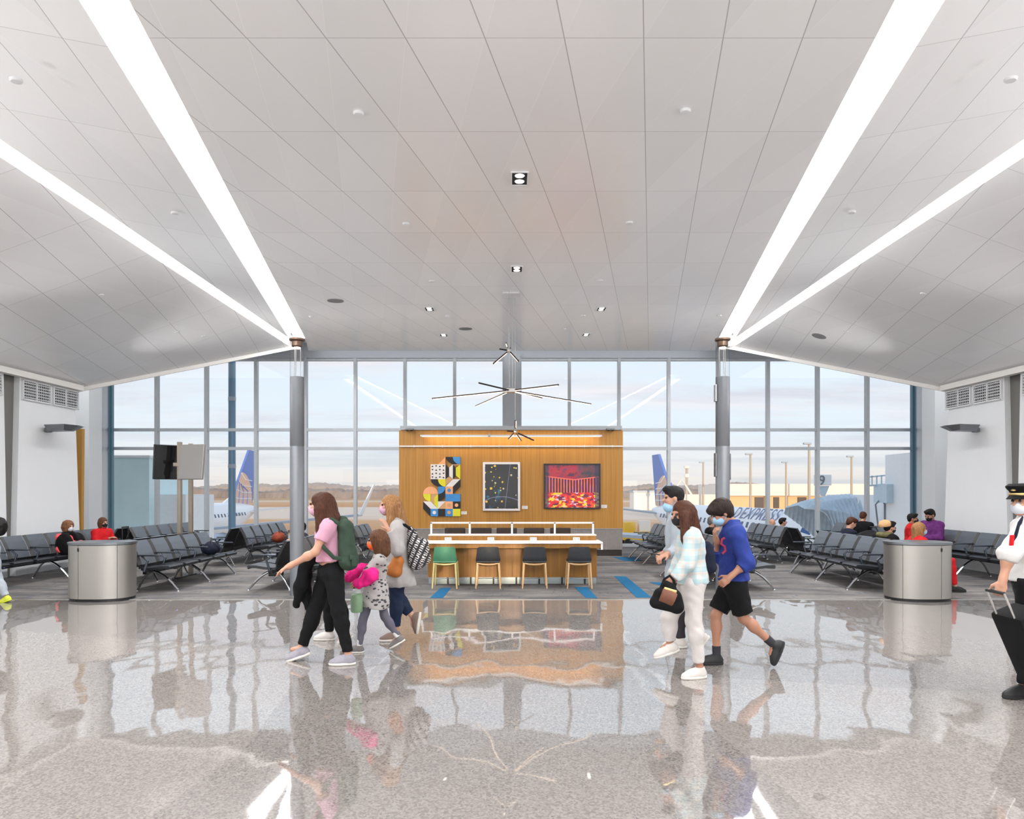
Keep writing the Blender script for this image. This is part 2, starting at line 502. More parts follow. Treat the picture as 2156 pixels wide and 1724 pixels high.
for sg, nm in ((-1, 'left'), (1, 'right')):
    T = M['ceiling_left_tiles'] if sg < 0 else M['ceiling_right_tiles']
    slab('ceiling', [(sg * (XS(YB) + HO), YB, ZC(YB)), (sg * X2a, YB, Z2), (sg * X2a, yw, Z2), (sg * (XS(yw) + HO), yw, ZC(yw))], T, .04)
    slab('ceiling', [(sg * X2b, YB, Z2), (sg * 10.3, YB, 4.12), (sg * 10.3, 15.72, 4.02), (sg * X2b, 18.42, Z2)], T, .04)
    # white fascia on the free edge of the side panel
    A, B = Vector((sg * X2b, 18.42, Z2 + .03)), Vector((sg * 10.3, 15.72, 4.05))
    A2 = Vector((sg * 5.8, 18.55, 5.70))
    n = Vector((0, 0, -.12)); t = Vector((sg * .02, .05, 0))
    mb = MB()
    for P, Q in ((A2, A), (A, B)):
        mb.add([P, Q, Q + n, P + n, P + t, Q + t, Q + n + t, P + n + t], [(0, 1, 2, 3), (7, 6, 5, 4), (0, 4, 5, 1), (3, 2, 6, 7), (0, 3, 7, 4), (1, 5, 6, 2)])
    struct(mb.build('trim_%d' % (2 if sg < 0 else 3), M['fascia_white']))
    # white cove fascia along the side wall top
    struct(MB().bx(sg * 9.86, sg * 10.02, YB, 15.75, 4.02, 4.14).build('trim_%d' % (4 if sg < 0 else 5), M['fascia_white']))

# ---- light slots: recessed channels that glow
def channel(name, label, a0, a1, b0, b1, z, group):
    """a0,a1 inner edge start/end (x,y); b0,b1 outer edge; z(y) height of the ceiling there"""
    t = thing(name, label, 'light', (0, 0, 0), 0, group)
    d = .1
    V = lambda p, dz: Vector((p[0], p[1], z(p[1]) + dz))
    e = lambda p, q, f: (p[0] + (q[0] - p[0]) * f, p[1] + (q[1] - p[1]) * f)
    mb = MB()
    mb.quad(V(e(a0, b0, .04), d), V(e(a1, b1, .04), d), V(e(a1, b1, .72), d), V(e(a0, b0, .72), d))
    mb.build('diffuser', M['cove_emit'], t)
    mb = MB()
    mb.quad(V(a0, 0), V(a1, 0), V(e(a1, b1, .04), d), V(e(a0, b0, .04), d))
    mb.quad(V(e(a0, b0, .72), d), V(e(a1, b1, .72), d), V(b1, 0), V(b0, 0))
    mb.quad(V(a1, 0), V(b1, 0), V(b1, d), V(a1, d))
    mb.quad(V(a0, d + .02), V(b0, d + .02), V(b1, d + .02), V(a1, d + .02))
    mb.build('channel_lip', M['cove_lip'], t)
    return t
for sg, nm in ((-1, 'left'), (1, 'right')):
    t = channel('light_slot', 'wide glowing ceiling slot running diagonally to the %s lamp pole' % nm, (sg * (XS(YB) - HW), YB), (sg * (XS(yt) - HW), yt), (sg * (XS(YB) + HO), YB), (sg * (XS(yt) + HO), yt), ZC, 'glowing slots in the ceiling')
    for y in (4.98, 9.05, 13.0, 17.3):
        x = sg * (XS(y) - .05)
        MB().lathe([(.0, 0), (.05, 0), (.05, .02), (0, .02)], 14, (x, y, ZC(y) + .07)).build('spot_lamp', M['lamp_emit'], t)
    t = channel('light_slot', 'narrower glowing ceiling slot along the %s-hand sloping ceiling panel' % nm, (sg * X2a, YB), (sg * X2a, 18.4), (sg * X2b, YB), (sg * X2b, 18.4), lambda y: Z2, 'glowing slots in the ceiling')

# upper soffit beyond the panels, roof and outer shell
struct(MB().bx(-16, 16, 14.5, 21.2, 6.25, 6.3).build('ceiling', M['white_paint']))
struct(MB().bx(-62, 62, -8, 22.3, 6.6, 6.9).build('roof', M['white_paint']))
struct(MB().bx(-62, 62, -8, 21.3, -4.5, -.35).build('wall_lower_storey', M['white_paint']))
for sg, nm in ((-1, 'left'), (1, 'right')):
    struct(MB().bx(sg * 16.2, sg * 62, -8, 21.3, -.3, 6.6).build('wall_terminal_' + nm, M['white_paint']))

# ---- side walls (leaning white panels with a recessed steel gap)
for sg, nm in ((-1, 'left'), (1, 'right')):
    mb = MB()
    def lean(y0, y1, top0, top1):
        b = [(10.0, y0), (10.0, y1)]; tt = [(10.12, top0), (10.2, top1)]
        vs = [(sg * 10.0, y0, 0), (sg * 10.0, y1, 0), (sg * 10.0, top1, 4.12), (sg * 10.0, top0, 4.12),
              (sg * 10.35, y0, 0), (sg * 10.35, y1, 0), (sg * 10.35, top1, 4.12), (sg * 10.35, top0, 4.12)]
        mb.add(vs, [(0, 1, 2, 3), (7, 6, 5, 4), (0, 4, 5, 1), (1, 5, 6, 2), (2, 6, 7, 3), (3, 7, 4, 0)])
    lean(13.78, 15.86, 13.9, 15.63)
    lean(9.5, 13.56, 9.6, 13.45)
    lean(5.3, 9.35, 5.4, 9.3)
    lean(YB, 5.1, YB, 5.1)
    mb.slot(1)
    for y0, y1 in ((13.4, 13.95), (9.2, 9.7), (5.0, 5.5)):
        mb.bx(sg * 10.12, sg * 10.3, y0, y1, 0, 4.1)
    struct(mb.build('wall_' + nm, [M['wall_panel'], M['dark_gap']]))
    # upper wall, far return and terrace end walls
    struct(MB().bx(sg * 10.36, sg * 10.5, YB, 14.2, 0, 6.4).build('wall_%s_outer' % nm, M['white_paint']))
    struct(MB().bx(sg * 15.7, sg * 15.9, 14.2, 21.2, 0, 6.3).build('wall_%s_end' % nm, M['white_paint']))
    struct(MB().bx(sg * 10.4, sg * 15.8, 14.2, 14.4, 0, 6.3).build('wall_%s_return' % nm, M['white_paint']))
    # corner pillar and jamb
    struct(MB().bx(sg * 11.75, sg * 12.33, 19.0, 19.6, 0, 6.25).build('pillar', M['wall_panel']))
    struct(MB().bx(sg * 12.42, sg * 12.62, 20.3, 21.0, 0, 6.25).build('pillar', M['wall_panel']))
mat('golden_wood', srgb(176, 128, 52), .45, var=.08, vscale=6, stretch=(20, 20, 1))
struct(MB().prism([(-10.6, 0), (-10.6, 3.18), (-10.12, 3.18), (-10.15, 0)], 'y', 16.1, 16.2).build('trim_6', M['golden_wood']))
# unseen back wall, its slots shaped to throw sun patches on the desk
mb = MB()
SW = (.05, 2.0, 2.66, 3.42)
mb.bx(-10.4, SW[0], YB - .2, YB, 0, 6.4); mb.bx(SW[1], 10.4, YB - .2, YB, 0, 6.4)
mb.bx(SW[0], SW[1], YB - .2, YB, 0, SW[2]); mb.bx(SW[0], SW[1], YB - .2, YB, SW[3], 6.4)
mb.bx(.27, .57, YB - .2, YB, SW[2], SW[3]); mb.bx(1.14, 1.21, YB - .2, YB, SW[2], SW[3]); mb.bx(1.56, 2.0, YB - .2, YB, SW[2], SW[3]); mb.bx(.05, 2.0, YB - .2, YB, 3.06, 3.13)
struct(mb.build('wall_back', M['back_wall_paint']))

# added window frames and blinds behind the camera, set around the fill light
mat('added_blind_white', srgb(240, 240, 238), .8)
for k in range(6):
    x0 = -9 + k * 3.0
    t = bpy.data.objects.new('window_%d' % (19 + k), None); C.objects.link(t); t['kind'] = 'structure'
    mb = MB()
    for (a, b, c, d) in ((x0, x0 + 3, .45, .53), (x0, x0 + 3, 2.5, 2.58), (x0, x0 + .08, .53, 2.5), (x0 + 2.92, x0 + 3, .53, 2.5)): mb.bx(a, b, YB, YB + .06, c, d)
    mb.build('frame', M['frame_metal'], t)
    MB().bx(x0 + .08, x0 + 2.92, YB, YB + .015, .53, 2.5).build('added_blind', M['added_blind_white'], t)
# ---- glazed wall: one window per bay
def thin_glass(name, tint=(1, 1, 1), strength=1.0):
    m = bpy.data.materials.new(name); m.use_nodes = True; nt = m.node_tree
    for n in list(nt.nodes): nt.nodes.remove(n)
    out = nt.nodes.new('ShaderNodeOutputMaterial'); tr = nt.nodes.new('ShaderNodeBsdfTransparent'); gl = nt.nodes.new('ShaderNodeBsdfGlossy')
    tr.inputs[0].default_value = tint + (1,); gl.inputs['Roughness'].default_value = .0; gl.inputs['Color'].default_value = (strength,) * 3 + (1,)
    fr = nt.nodes.new('ShaderNodeFresnel'); ge = nt.nodes.new('ShaderNodeNewGeometry')
    ma = nt.nodes.new('ShaderNodeMath'); ma.operation = 'MULTIPLY_ADD'; nt.links.new(ge.outputs['Backfacing'], ma.inputs[0]); ma.inputs[1].default_value = 1 / 1.45 - 1.45; ma.inputs[2].default_value = 1.45
    nt.links.new(ma.outputs[0], fr.inputs['IOR'])
    mx = nt.nodes.new('ShaderNodeMixShader')
    nt.links.new(fr.outputs[0], mx.inputs[0]); nt.links.new(tr.outputs[0], mx.inputs[1]); nt.links.new(gl.outputs[0], mx.inputs[2]); nt.links.new(mx.outputs[0], out.inputs[0])
    MATS[name] = m; return m
thin_glass('window_glass', (.97, .985, .985), .55)
thin_glass('tube_glass', (.985, .985, .99), .35)
YG = 21.1
zt1, zt2, ztop = 3.03, 3.605, 5.80
edges = [.245] + [1.765 + 1.528 * i for i in range(10)]
wn = 0
fm = M['frame_metal']
for sg in (-1, 1):
    for i in range(len(edges) - 1):
        x0, x1 = sg * edges[i], sg * edges[i + 1]
        if x0 > x1: x0, x1 = x1, x0
        top = 6.25 if abs(x0 + x1) / 2 > 9 else ztop
        top = ztop
        wn += 1
        t = bpy.data.objects.new('window_%d' % wn, None); C.objects.link(t); t['kind'] = 'structure'
        mb = MB(); w = .046
        mb.bx(x0, x0 + w, YG - .11, YG + .05, 0, top); mb.bx(x1 - w, x1, YG - .11, YG + .05, 0, top)
        for z in (.05, zt1, zt2, top - .03): mb.bx(x0 + w, x1 - w, YG - .08, YG + .04, z - .045, z + .045)
        mb.build('frame', fm, t)
        mb = MB()
        for za, zb in ((.095, zt1 - .045), (zt1 + .045, zt2 - .045), (zt2 + .045, top - .075)):
            mb.quad((x0 + w, YG - .02, za), (x1 - w, YG - .02, za), (x1 - w, YG - .02, zb), (x0 + w, YG - .02, zb))
        mb.build('pane', M['window_glass'], t)
struct(MB().bx(-.245, .245, YG - .2, YG + .1, 0, ztop + .1).build('pillar', M['header_paint']))
struct(MB().bx(-15.8, 15.8, YG - .12, YG + .2, ztop, 6.6).build('wall_header', M['header_paint']))
for i, (sg, x) in enumerate(((-1, -12.2), (1, 12.2))):
    struct(MB().bx(x - .05, x + .05, YG - .35, YG - .22, 0, 6.2).bx(x - .01, x + .03, YG - .40, YG - .34, 0, 6.2).build('trim_%d' % (7 + i), M['teal_post'] if 'teal_post' in M else mat('teal_post', srgb(92, 128, 146), .4, .3)))

# ---- feature wall clad in wood
def wood(name, a, b, sc=9):
    m = mat(name, a, .42, spec=.4); g = NG(m)
    tc = g.n('ShaderNodeTexCoord'); v = tc.outputs['Object']
    n = g.noise(g.mapping(v, (26, 26, .6)), sc / 9, 4, .6)
    n2 = g.noise(g.mapping(v, (150, 150, 1.5)), 1, 2)
    c = g.ramp(n, [(.32, a), (.5, tuple((x + y) / 2 for x, y in zip(a, b))), (.68, b)])
    c = g.mix(g.math('MULTIPLY', n2, .3), c, tuple(x * .72 for x in a) + (1,))
    g.l(c, g.b.inputs['Base Color']); return m
wood('oak_panel', srgb(164, 112, 40), srgb(190, 137, 58))
wood('oak_desk', srgb(138, 92, 32), srgb(166, 116, 46))
mat('grey_tile', srgb(136, 128, 124), .6, var=.1, vscale=14)
mat('wall_plinth', srgb(44, 34, 30), .5)
mat('cornice_grey', srgb(170, 174, 178), .5)
YW = 18.1
fw = bpy.data.objects.new('wall_center', None); C.objects.link(fw); fw['kind'] = 'structure'
mb = MB(); 
for i in range(2):
    xa = -2.99 + i * 2.965 + .0; mb.bx(xa, xa + 2.962, YW, YW + .36, .725, 3.325)
mb.build('wood_cladding', M['oak_panel'], fw)
MB().bx(-2.975, 2.925, YW + .01, YW + .35, .165, .722).build('tile_band', M['grey_tile'], fw)
sm = MB()
for k in range(16): sm.bx(-2.97 + k * .39, -2.965 + k * .39, YW + .004, YW + .02, .165, .722)
sm.bx(-2.97, 2.92, YW - .004, YW + .02, .715, .728); sm.build('tile_joint', M['cornice_grey'], fw)
MB().bx(-2.96, 2.91, YW + .03, YW + .34, 0, .168).build('plinth', M['wall_plinth'], fw)
MB().bx(-2.95, 2.90, YW - .06, YW + .4, 3.33, 3.435).build('cornice', M['cornice_grey'], fw)
o = MB().bx(-2.97, 2.92, YW - .05, YW - .02, 2.885, 2.915); 
for k in range(8): o.bx(-2.6 + k * .75, -2.58 + k * .75, YW - .03, YW + .01, 2.87, 2.93)
o = o.build('picture_rail', M['steel']); tag(o, 'thin silver hanging rail across the top of the wood wall', 'rail')
# =================================================================== FIXTURES
def ceil_point(px, py):
    """where the line of sight through a picked spot meets the ceiling, and the local plane slopes"""
    dx, dz = (px - CX) / F, -(py - CY) / F
    y = (4.95 - EH) / (dz - .04583)
    x = dx * y
    if y > 0 and abs(x) < XS(y) - HW and y < 20.3: return Vector((x, y, ZC(y))), (0, .04583)
    sg = 1 if dx > 0 else -1
    # wedge between the slots: z = a + b*y + c*|x|, fitted through three corners
    P1 = np.array([XS(0) + HW, 0, ZC(0)]); P2 = np.array([X2a, 0, Z2]); P3 = np.array([X2a, 15, Z2]); P4 = np.array([XS(15) + HW, 15, ZC(15)])
    best = None
    for tri in ((P1, P2, P3), (P1, P3, P4)):
        n = np.cross(tri[1] - tri[0], tri[2] - tri[0]); d = n @ tri[0]
        den = n[0] * abs(dx) + n[1] + n[2] * dz
        y = (d - n[2] * EH) / den
        ax_ = abs(dx) * y
        if y > 0 and XS(y) + HW - .05 < ax_ < X2a + .05: best = (Vector((sg * ax_, y, EH + dz * y)), (sg * (-n[0] / n[2]), -n[1] / n[2]))
    if best: return best
    m_ = (4.07 - Z2) / (10.3 - X2b)
    y = (Z2 - m_ * X2b - EH) / (dz - m_ * abs(dx))
    return Vector((dx * y, y, EH + dz * y)), (sg * m_, 0)
def orient(o, sl):
    n = Vector((-sl[0], -sl[1], 1)).normalized()
    o.rotation_euler = n.to_track_quat('Z', 'Y').to_euler()

# ---- square twin downlights
def make_downlight():
    t = thing('downlight', 'x', 'light', group='square recessed downlights')
    mb = MB(); ax_, ay_, f_ = .10, .185, .014
    for (x0, x1, y0, y1) in ((-ax_, ax_, -ay_, -ay_ + f_), (-ax_, ax_, ay_ - f_, ay_), (-ax_, -ax_ + f_, -ay_ + f_, ay_ - f_), (ax_ - f_, ax_, -ay_ + f_, ay_ - f_)): mb.bx(x0, x1, y0, y1, -.014, .002)
    mb.build('trim_frame', M['grille_white'], t)
    MB().bx(-ax_ + f_, ax_ - f_, -ay_ + f_, ay_ - f_, -.006, .0).build('housing', M['vent_dark'], t)
    for y in (-.08, .08):
        MB().lathe([(0, -.011), (.05, -.011), (.055, -.006), (0, -.006)], 20, (0, y, 0)).build('lamp', M['lamp_emit_soft'], t)
    return t
DL = [((1094, 375), 'square twin downlight in the ceiling, nearest to the viewer and largest'),
      ((1088, 566), 'square twin downlight in the middle of the ceiling above the hanging stars'),
      ((904, 650), 'square twin downlight left of the ceiling centre, the nearer of the two there'),
      ((1266, 650), 'square twin downlight right of the ceiling centre, the nearer of the two there'),
      ((934, 705), 'square twin downlight left of centre close to the window header'),
      ((1234, 704), 'square twin downlight right of centre close to the window header'),
      ((338, 682), 'square twin downlight in the left sloping ceiling panel'),
      ((1817, 681), 'square twin downlight in the right sloping ceiling panel')]
dl0 = make_downlight()
for i, (p, lb) in enumerate(DL):
    pt, sl = ceil_point(*p)
    o = dl0 if i == 0 else dup(dl0, pt)
    o.location = pt; o['label'] = lb; orient(o, sl)
# ---- round ceiling loudspeakers
def make_speaker():
    t = thing('ceiling_speaker', 'x', 'loudspeaker', group='round ceiling loudspeakers')
    MB().lathe([(.0, -.012), (.14, -.012), (.15, -.008), (.15, .0)], 28).build('grille', M['speaker_mesh'], t)
    MB().lathe([(.15, -.014), (.165, -.01), (.165, 0), (.15, 0)], 28).build('rim', M['speaker_mesh'], t)
    return t
sp0 = make_speaker()
for i, (p, lb) in enumerate([((706, 633), 'grey round loudspeaker grille in the central ceiling near the left lamp pole'), ((980, 692), 'grey round loudspeaker grille in the central ceiling close above the hanging star lamps'),
                             ((228, 762), 'grey round loudspeaker grille in the left sloping ceiling'), ((1725, 707), 'grey round loudspeaker grille in the right sloping ceiling')]):
    pt, sl = ceil_point(*p); o = sp0 if i == 0 else dup(sp0, pt)
    o.location = pt; o['label'] = lb; orient(o, sl)
# ---- little white sprinkler covers
sk0 = None
SPK = [(755, 237, 'left of the nearest downlight'), (1443, 232, 'right of the nearest downlight'), (855, 470, 'left of the two middle downlights'), (1325, 468, 'right of the two middle downlights'),
       (909, 591, 'just before the left pair of downlights'), (1264, 590, 'just before the right pair of downlights'), (655, 666, 'beside the left slot near its lamp pole'), (942, 665, 'between the left pair of downlights'),
       (1228, 664, 'between the right pair of downlights'), (1515, 664, 'beside the right slot near its lamp pole'), (1188, 692, 'right of the hanging star lamps'), (34, 167, 'nearest in the left wedge between two slots'), (368, 447, 'in the middle of the left wedge between two slots'),
       (528, 589, 'at the narrow end of the left wedge between two slots'), (2128, 165, 'nearest in the right wedge between two slots'), (1793, 445, 'in the middle of the right wedge between two slots'),
       (1629, 589, 'at the narrow end of the right wedge between two slots'), (212, 620, 'in the left sloping panel above its downlight'), (1944, 617, 'in the right sloping panel above its downlight'),
       (372, 698, 'just beyond the downlight of the left sloping panel'), (1782, 697, 'just beyond the downlight of the right sloping panel'), (428, 707, 'second beyond the downlight of the left sloping panel'),
       (110, 768, 'beside the loudspeaker of the left sloping panel'), (2045, 766, 'over the vents in the right sloping panel')]
for i, (px, py, lb) in enumerate(SPK):
    pt, sl = ceil_point(px, py)
    if sk0 is None:
        sk0 = MB().lathe([(0, -.025), (.042, -.022), (.05, -.012), (.05, 0), (0, 0)], 16).build('sprinkler_cover', M['grille_white'], smooth=True); o = sk0
        tag(o, 'x', 'sprinkler', 'sprinkler covers in the ceiling')
    else:
        o = sk0.copy(); C.objects.link(o)
    o.location = pt; o['label'] = 'small white sprinkler cover ' + lb; orient(o, sl)

# ---- wall vents and wedge uplights
def make_vent(sg):
    t = thing('air_vent', 'x', 'vent', group='white air vents high on the side walls')
    W, H = .86, .42
    mb = MB()
    for (y0, y1, z0, z1) in ((-W / 2, W / 2, -H / 2, -H / 2 + .03), (-W / 2, W / 2, H / 2 - .03, H / 2), (-W / 2, -W / 2 + .03, -H / 2, H / 2), (W / 2 - .03, W / 2, -H / 2, H / 2), (-.014, .014, -H / 2, H / 2)): mb.bx(-.03, .012, y0, y1, z0, z1)
    mb.build('frame', M['grille_white'], t)
    mb = MB()
    for k in range(6): 
        z = -H / 2 + .03 + (k + .5) * (H - .06) / 6; mb.bx(-.022, -.004, -W / 2 + .03, W / 2 - .03, z - .008, z + .008)
    for k in range(14):
        y = -W / 2 + .03 + (k + .5) * (W - .06) / 14; mb.bx(-.012, .0, y - .004, y + .004, -H / 2 + .03, H / 2 - .03)
    mb.build('grille', M['grille_white'], t)
    MB().bx(.0, .008, -W / 2 + .02, W / 2 - .02, -H / 2 + .02, H / 2 - .02).build('duct', M['vent_dark'], t)
    return t
vt = make_vent(1)
first = True
for sg, nm in ((-1, 'left'), (1, 'right')):
    for y, lb in ((15.3, 'the one nearest the window'), (14.36, 'the one beside the steel gap'), (12.95, 'on the nearer wall panel')):
        o = vt if first else dup(vt, (0, 0, 0)); first = False
        o.location = (sg * 9.985, y, 3.79); o.rotation_euler = (0, 0, 0 if sg > 0 else PI)
        o['label'] = 'white air vent under the %s ceiling edge, %s' % (nm, lb)
for sg, nm in ((-1, 'left'), (1, 'right')):
    t = thing('wall_uplight', 'grey wedge-shaped uplight sticking out from the white %s wall' % nm, 'light', (sg * 10.0, 14.66, 3.02), 0 if sg > 0 else PI, 'wedge uplights on the side walls')
    mb = MB()
    top = [(-.1, -.2, .1), (-.62, -.34, .1), (-.72, 0, .1), (-.62, .34, .1), (-.1, .2, .1)]
    bot = [(-.1, -.1, -.03), (-.5, -.16, -.015), (-.56, 0, -.015), (-.5, .16, -.015), (-.1, .1, -.03)]
    n = 5; mb.add(top + bot, [tuple(reversed(range(n, 2 * n)))] + [(i, (i + 1) % n, (i + 1) % n + n, i + n) for i in range(n)])
    mb.build('shade', M['sconce_metal'], t)
    MB().rbox((-.06, 0, 0), (.14, .1, .1), .02).build('bracket', M['sconce_metal'], t)

# ---- lamp poles with a glass tube on top
for sg, nm, px in ((-1, 'left', 625.5), (1, 'right', 1521.5)):
    yp = 11.0; x = (px - CX) * yp / F; r = .111
    zg0, zg1, zc = EH + 241 * yp / F, EH + 300 * yp / F, EH + 322 * yp / F
    t = thing('lamp_pole', 'tall grey lamp pole with glass tube top, %s of the wood wall' % nm, 'lamp pole', (x, yp, 0), 0, 'grey lamp poles at the carpet edge')
    mb = MB(); mb.lathe([(r, 0), (r, 2.42), (r - .004, 2.425), (r - .004, 2.432), (r, 2.437), (r, zg0)], 40); mb.build('shaft', M['pole_paint'], t, True)
    MB().lathe([(r + .012, 0), (r + .012, .03), (r, .035)], 40).build('base_ring', M['steel'], t, True)
    mb = MB(); mb.lathe([(r - .002, zg0), (r - .002, zc - .03)], 40)
    g_ = mb.build('glass_tube', M['tube_glass'], t, True)
    for k in range(3):
        a = 2 * PI * k / 3 + .5
        MB().cyl((math.cos(a) * .055, math.sin(a) * .055, zg0 - .02), (math.cos(a) * .055, math.sin(a) * .055, zc - .08), .006, n=8).build('rod', M['steel'], t)
    MB().lathe([(0, zc), (r + .012, zc), (r + .012, zc - .03), (.085, zc - .05), (.085, zc - .12), (.06, zc - .14), (0, zc - .14)], 36).build('cap', M['bronze'], t, True)
    MB().lathe([(0, zc - .165), (.045, zc - .16), (.055, zc - .141), (0, zc - .141)], 24).build('lamp', M['lamp_emit_soft'], t, True)
    if sg > 0:
        z0 = EH + (1035 - 845) * yp / F
        MB().rbox((-r - .012, -.02, z0 + .13), (.03, .09, .27), .006).build('side_box', M['cornice_grey'], t)
        for zz in (.24, .42): MB().rbox((-r - .004, 0, 2.0 + zz - .2), (.03, .1, .2), .006).build('side_box', M['pole_paint'], t)
        MB().rbox((r, 0, 2.1), (.02, .1, .42), .006).build('side_box', M['pole_paint'], t)

# ---- feature wall: light bar, emergency lamps, art
t = thing('light_bar', 'long slim light bar mounted off the top of the wood wall', 'light', (0, YW - .012, 3.15))
MB().bx(-2.38, 2.34, -.36, -.28, -.02, .025).build('housing', M['grille_white'], t)
MB().bx(-2.34, 2.30, -.35, -.29, -.026, -.021).build('diffuser', mat('bar_emit', (1, 1, 1), .5, emit=(1, .86, .7), estr=1.2), t)
for x in (-2.2, -.75, .75, 2.2): MB().bx(x - .01, x + .01, -.32, .0, .005, .02).build('bracket', M['grille_white'], t)
MB().bx(-.62, -.56, -.38, -.26, -.03, .05).build('joint_box', M['cornice_grey'], t)
el = None
for px, lb in ((862, 'left'), (1285, 'right')):
    x = (px - CX) * (YW - .1) / F
    t = thing('emergency_light', 'small grey emergency lamp on the %s end of the ledge over the wood wall' % lb, 'light', (x, YW - .06, 3.34), 0, 'emergency lamps on the ledge')  # emergency lights hung off the front of the ledge
    MB().rbox((0, -.06, .0), (.22, .12, .05), .015).build('body', M['sconce_metal'], t)
    for dx in (-.06, .06): MB().lathe([(.0, -.05), (.028, -.05), (.034, -.02), (0, -.02)], 14, (dx, -.08, 0)).build('lamp_head', M['black_plastic'], t)

PEACH, BLUE, YEL, WHT, BLK = (mat('art_peach', srgb(240, 170, 120), .6, var=.04), mat('art_blue', srgb(58, 136, 200), .6, var=.06), mat('art_yellow', srgb(222, 214, 40), .6, var=.04), mat('art_white', srgb(232, 226, 222), .6), mat('art_black', srgb(24, 20, 22), .6))
TAN = mat('art_tan', srgb(206, 160, 108), .6)
def relief():
    u = .1957
    x0 = (891.5 - CX) * YW / F; z1 = EH + (CY - 962) * YW / F
    t = thing('wall_relief', 'abstract relief of coloured geometric blocks at the left of the wood wall', 'artwork', (x0, YW, z1))
    def blk(name, poly, m, d=.05):
        MB().prism([(a * u, -b * u) for a, b in poly], 'y', -d, -.002).build(name, m, t)
    def arc(cx, cy, r, a0, a1, n=12): return [(cx + r * math.cos(math.radians(a0 + (a1 - a0) * i / n)), cy + r * math.sin(math.radians(a0 + (a1 - a0) * i / n))) for i in range(n + 1)]
    sq = lambda c, r, w=1, h=1: [(c, r), (c + w, r), (c + w, r + h), (c, r + h)]
    B = 'block'
    blk(B, [(2, 1), (3, 0), (3, 1)], PEACH)
    blk(B, [(3, 0), (4, 0)] + arc(5, 0, 1, 180, 90, 8)[1:-4] + [(4.6, 1), (4, 1), (3.5, .75), (3.15, .4)], BLK)
    blk(B, [(5, 0)] + arc(5, 0, 1, 90, 180), BLUE, .055)
    blk(B, [(4.0, 1), (4.6, 1), (5, 1.0), (4.9, 1.12), (4.1, 1.12)], PEACH, .04)
    blk(B, sq(1, 1, 2, 2), WHT, .05)
    for i in range(4):
        for j in range(4):
            cx, cy = 1.25 + i * .5, 1.25 + j * .5
            s_ = .15 if (i + j) % 2 else -.15
            MB().prism([((cx - .15) * u, -(cy - s_ * .8) * u), ((cx + .15) * u, -(cy - s_ * .8) * u), (cx * u, -(cy + s_ * .7) * u)], 'y', -.054, -.049).build('triangle', BLK, t)
    blk(B, [(3, 1), (3.5, 1.5), (3.5, 2.5), (3, 3)], BLK)
    blk(B, [(3.5, 1.45), (4, 1), (4, 3), (3.5, 2.55)], WHT)
    blk(B, [(4, 1), (4.4, 1.5), (4.4, 2.5), (4, 3)], BLK)
    blk(B, [(4.4, 1.5), (5, 1), (5, 3), (4.4, 2.5)], YEL)
    blk(B, [(3, 3), (3.5, 2.6), (3.95, 3.0), (3, 3.9)], TAN, .04)
    blk(B, [(1, 3), (2, 3)] + arc(3, 3, 1, 180, 90, 8)[1:5] + [(2.6, 4), (2.0, 4), (1.45, 3.75), (1.1, 3.4)], BLK)
    blk(B, [(3, 3)] + arc(3, 3, 1, 90, 180), YEL, .055)
    blk(B, [(3, 4), (4, 3), (5, 3), (4, 4)], WHT)
    blk(B, [(4, 4), (5, 3), (5, 4), (4, 5)], BLK)
    blk(B, arc(1, 5, 1, 180, 360, 18), PEACH)
    blk(B, arc(1, 5, 1, 90, 180, 10) + [(1, 5)], YEL)
    blk(B, [(1.5, 5.5), (2, 5), (2, 7), (1.5, 6.4)], YEL)
    blk(B, [(1, 5), (2, 5), (1.5, 5.5), (1.5, 6.4), (1, 6)], TAN, .04)
    blk(B, [(2, 4)] + arc(2, 4, 1, 0, 90)[0:], BLUE, .055)
    blk(B, [(2, 5)] + arc(2, 4, 1, 90, 0)[1:] + [(3, 5), (2.8, 5.6), (2.4, 5.9), (2, 6)], BLK, .048)
    for c, r, m1, m2 in ((3, 4, PEACH, BLUE), (3, 6, PEACH, TAN), (4, 6, BLK, PEACH), (1, 7, BLUE, WHT), (3, 7, BLUE, TAN)):
        o = MB().prism([(a * u, -b * u) for a, b in sq(c, r)], 'y', -.05, -.002).build(B, m1, t)
        MB().prism([(a * u, -b * u) for a, b in arc(c + .5, r + .5, .24, 0, 345, 20)], 'y', -.062, -.045).build('disc', m2, o)
    blk(B, sq(3, 5, 2, 1), BLUE); blk(B, sq(2, 7), BLK); blk(B, sq(4, 7), YEL)
    blk(B, [(0, 6), (1, 6), (2, 7), (1, 7)], WHT)
    blk(B, [(0, 6), (1, 7), (1, 8), (0, 7)], BLK)
    blk(B, [(2, 6), (3, 6), (2, 7)], WHT); blk(B, [(2, 7), (3, 6), (3, 7)], TAN, .04)
relief()
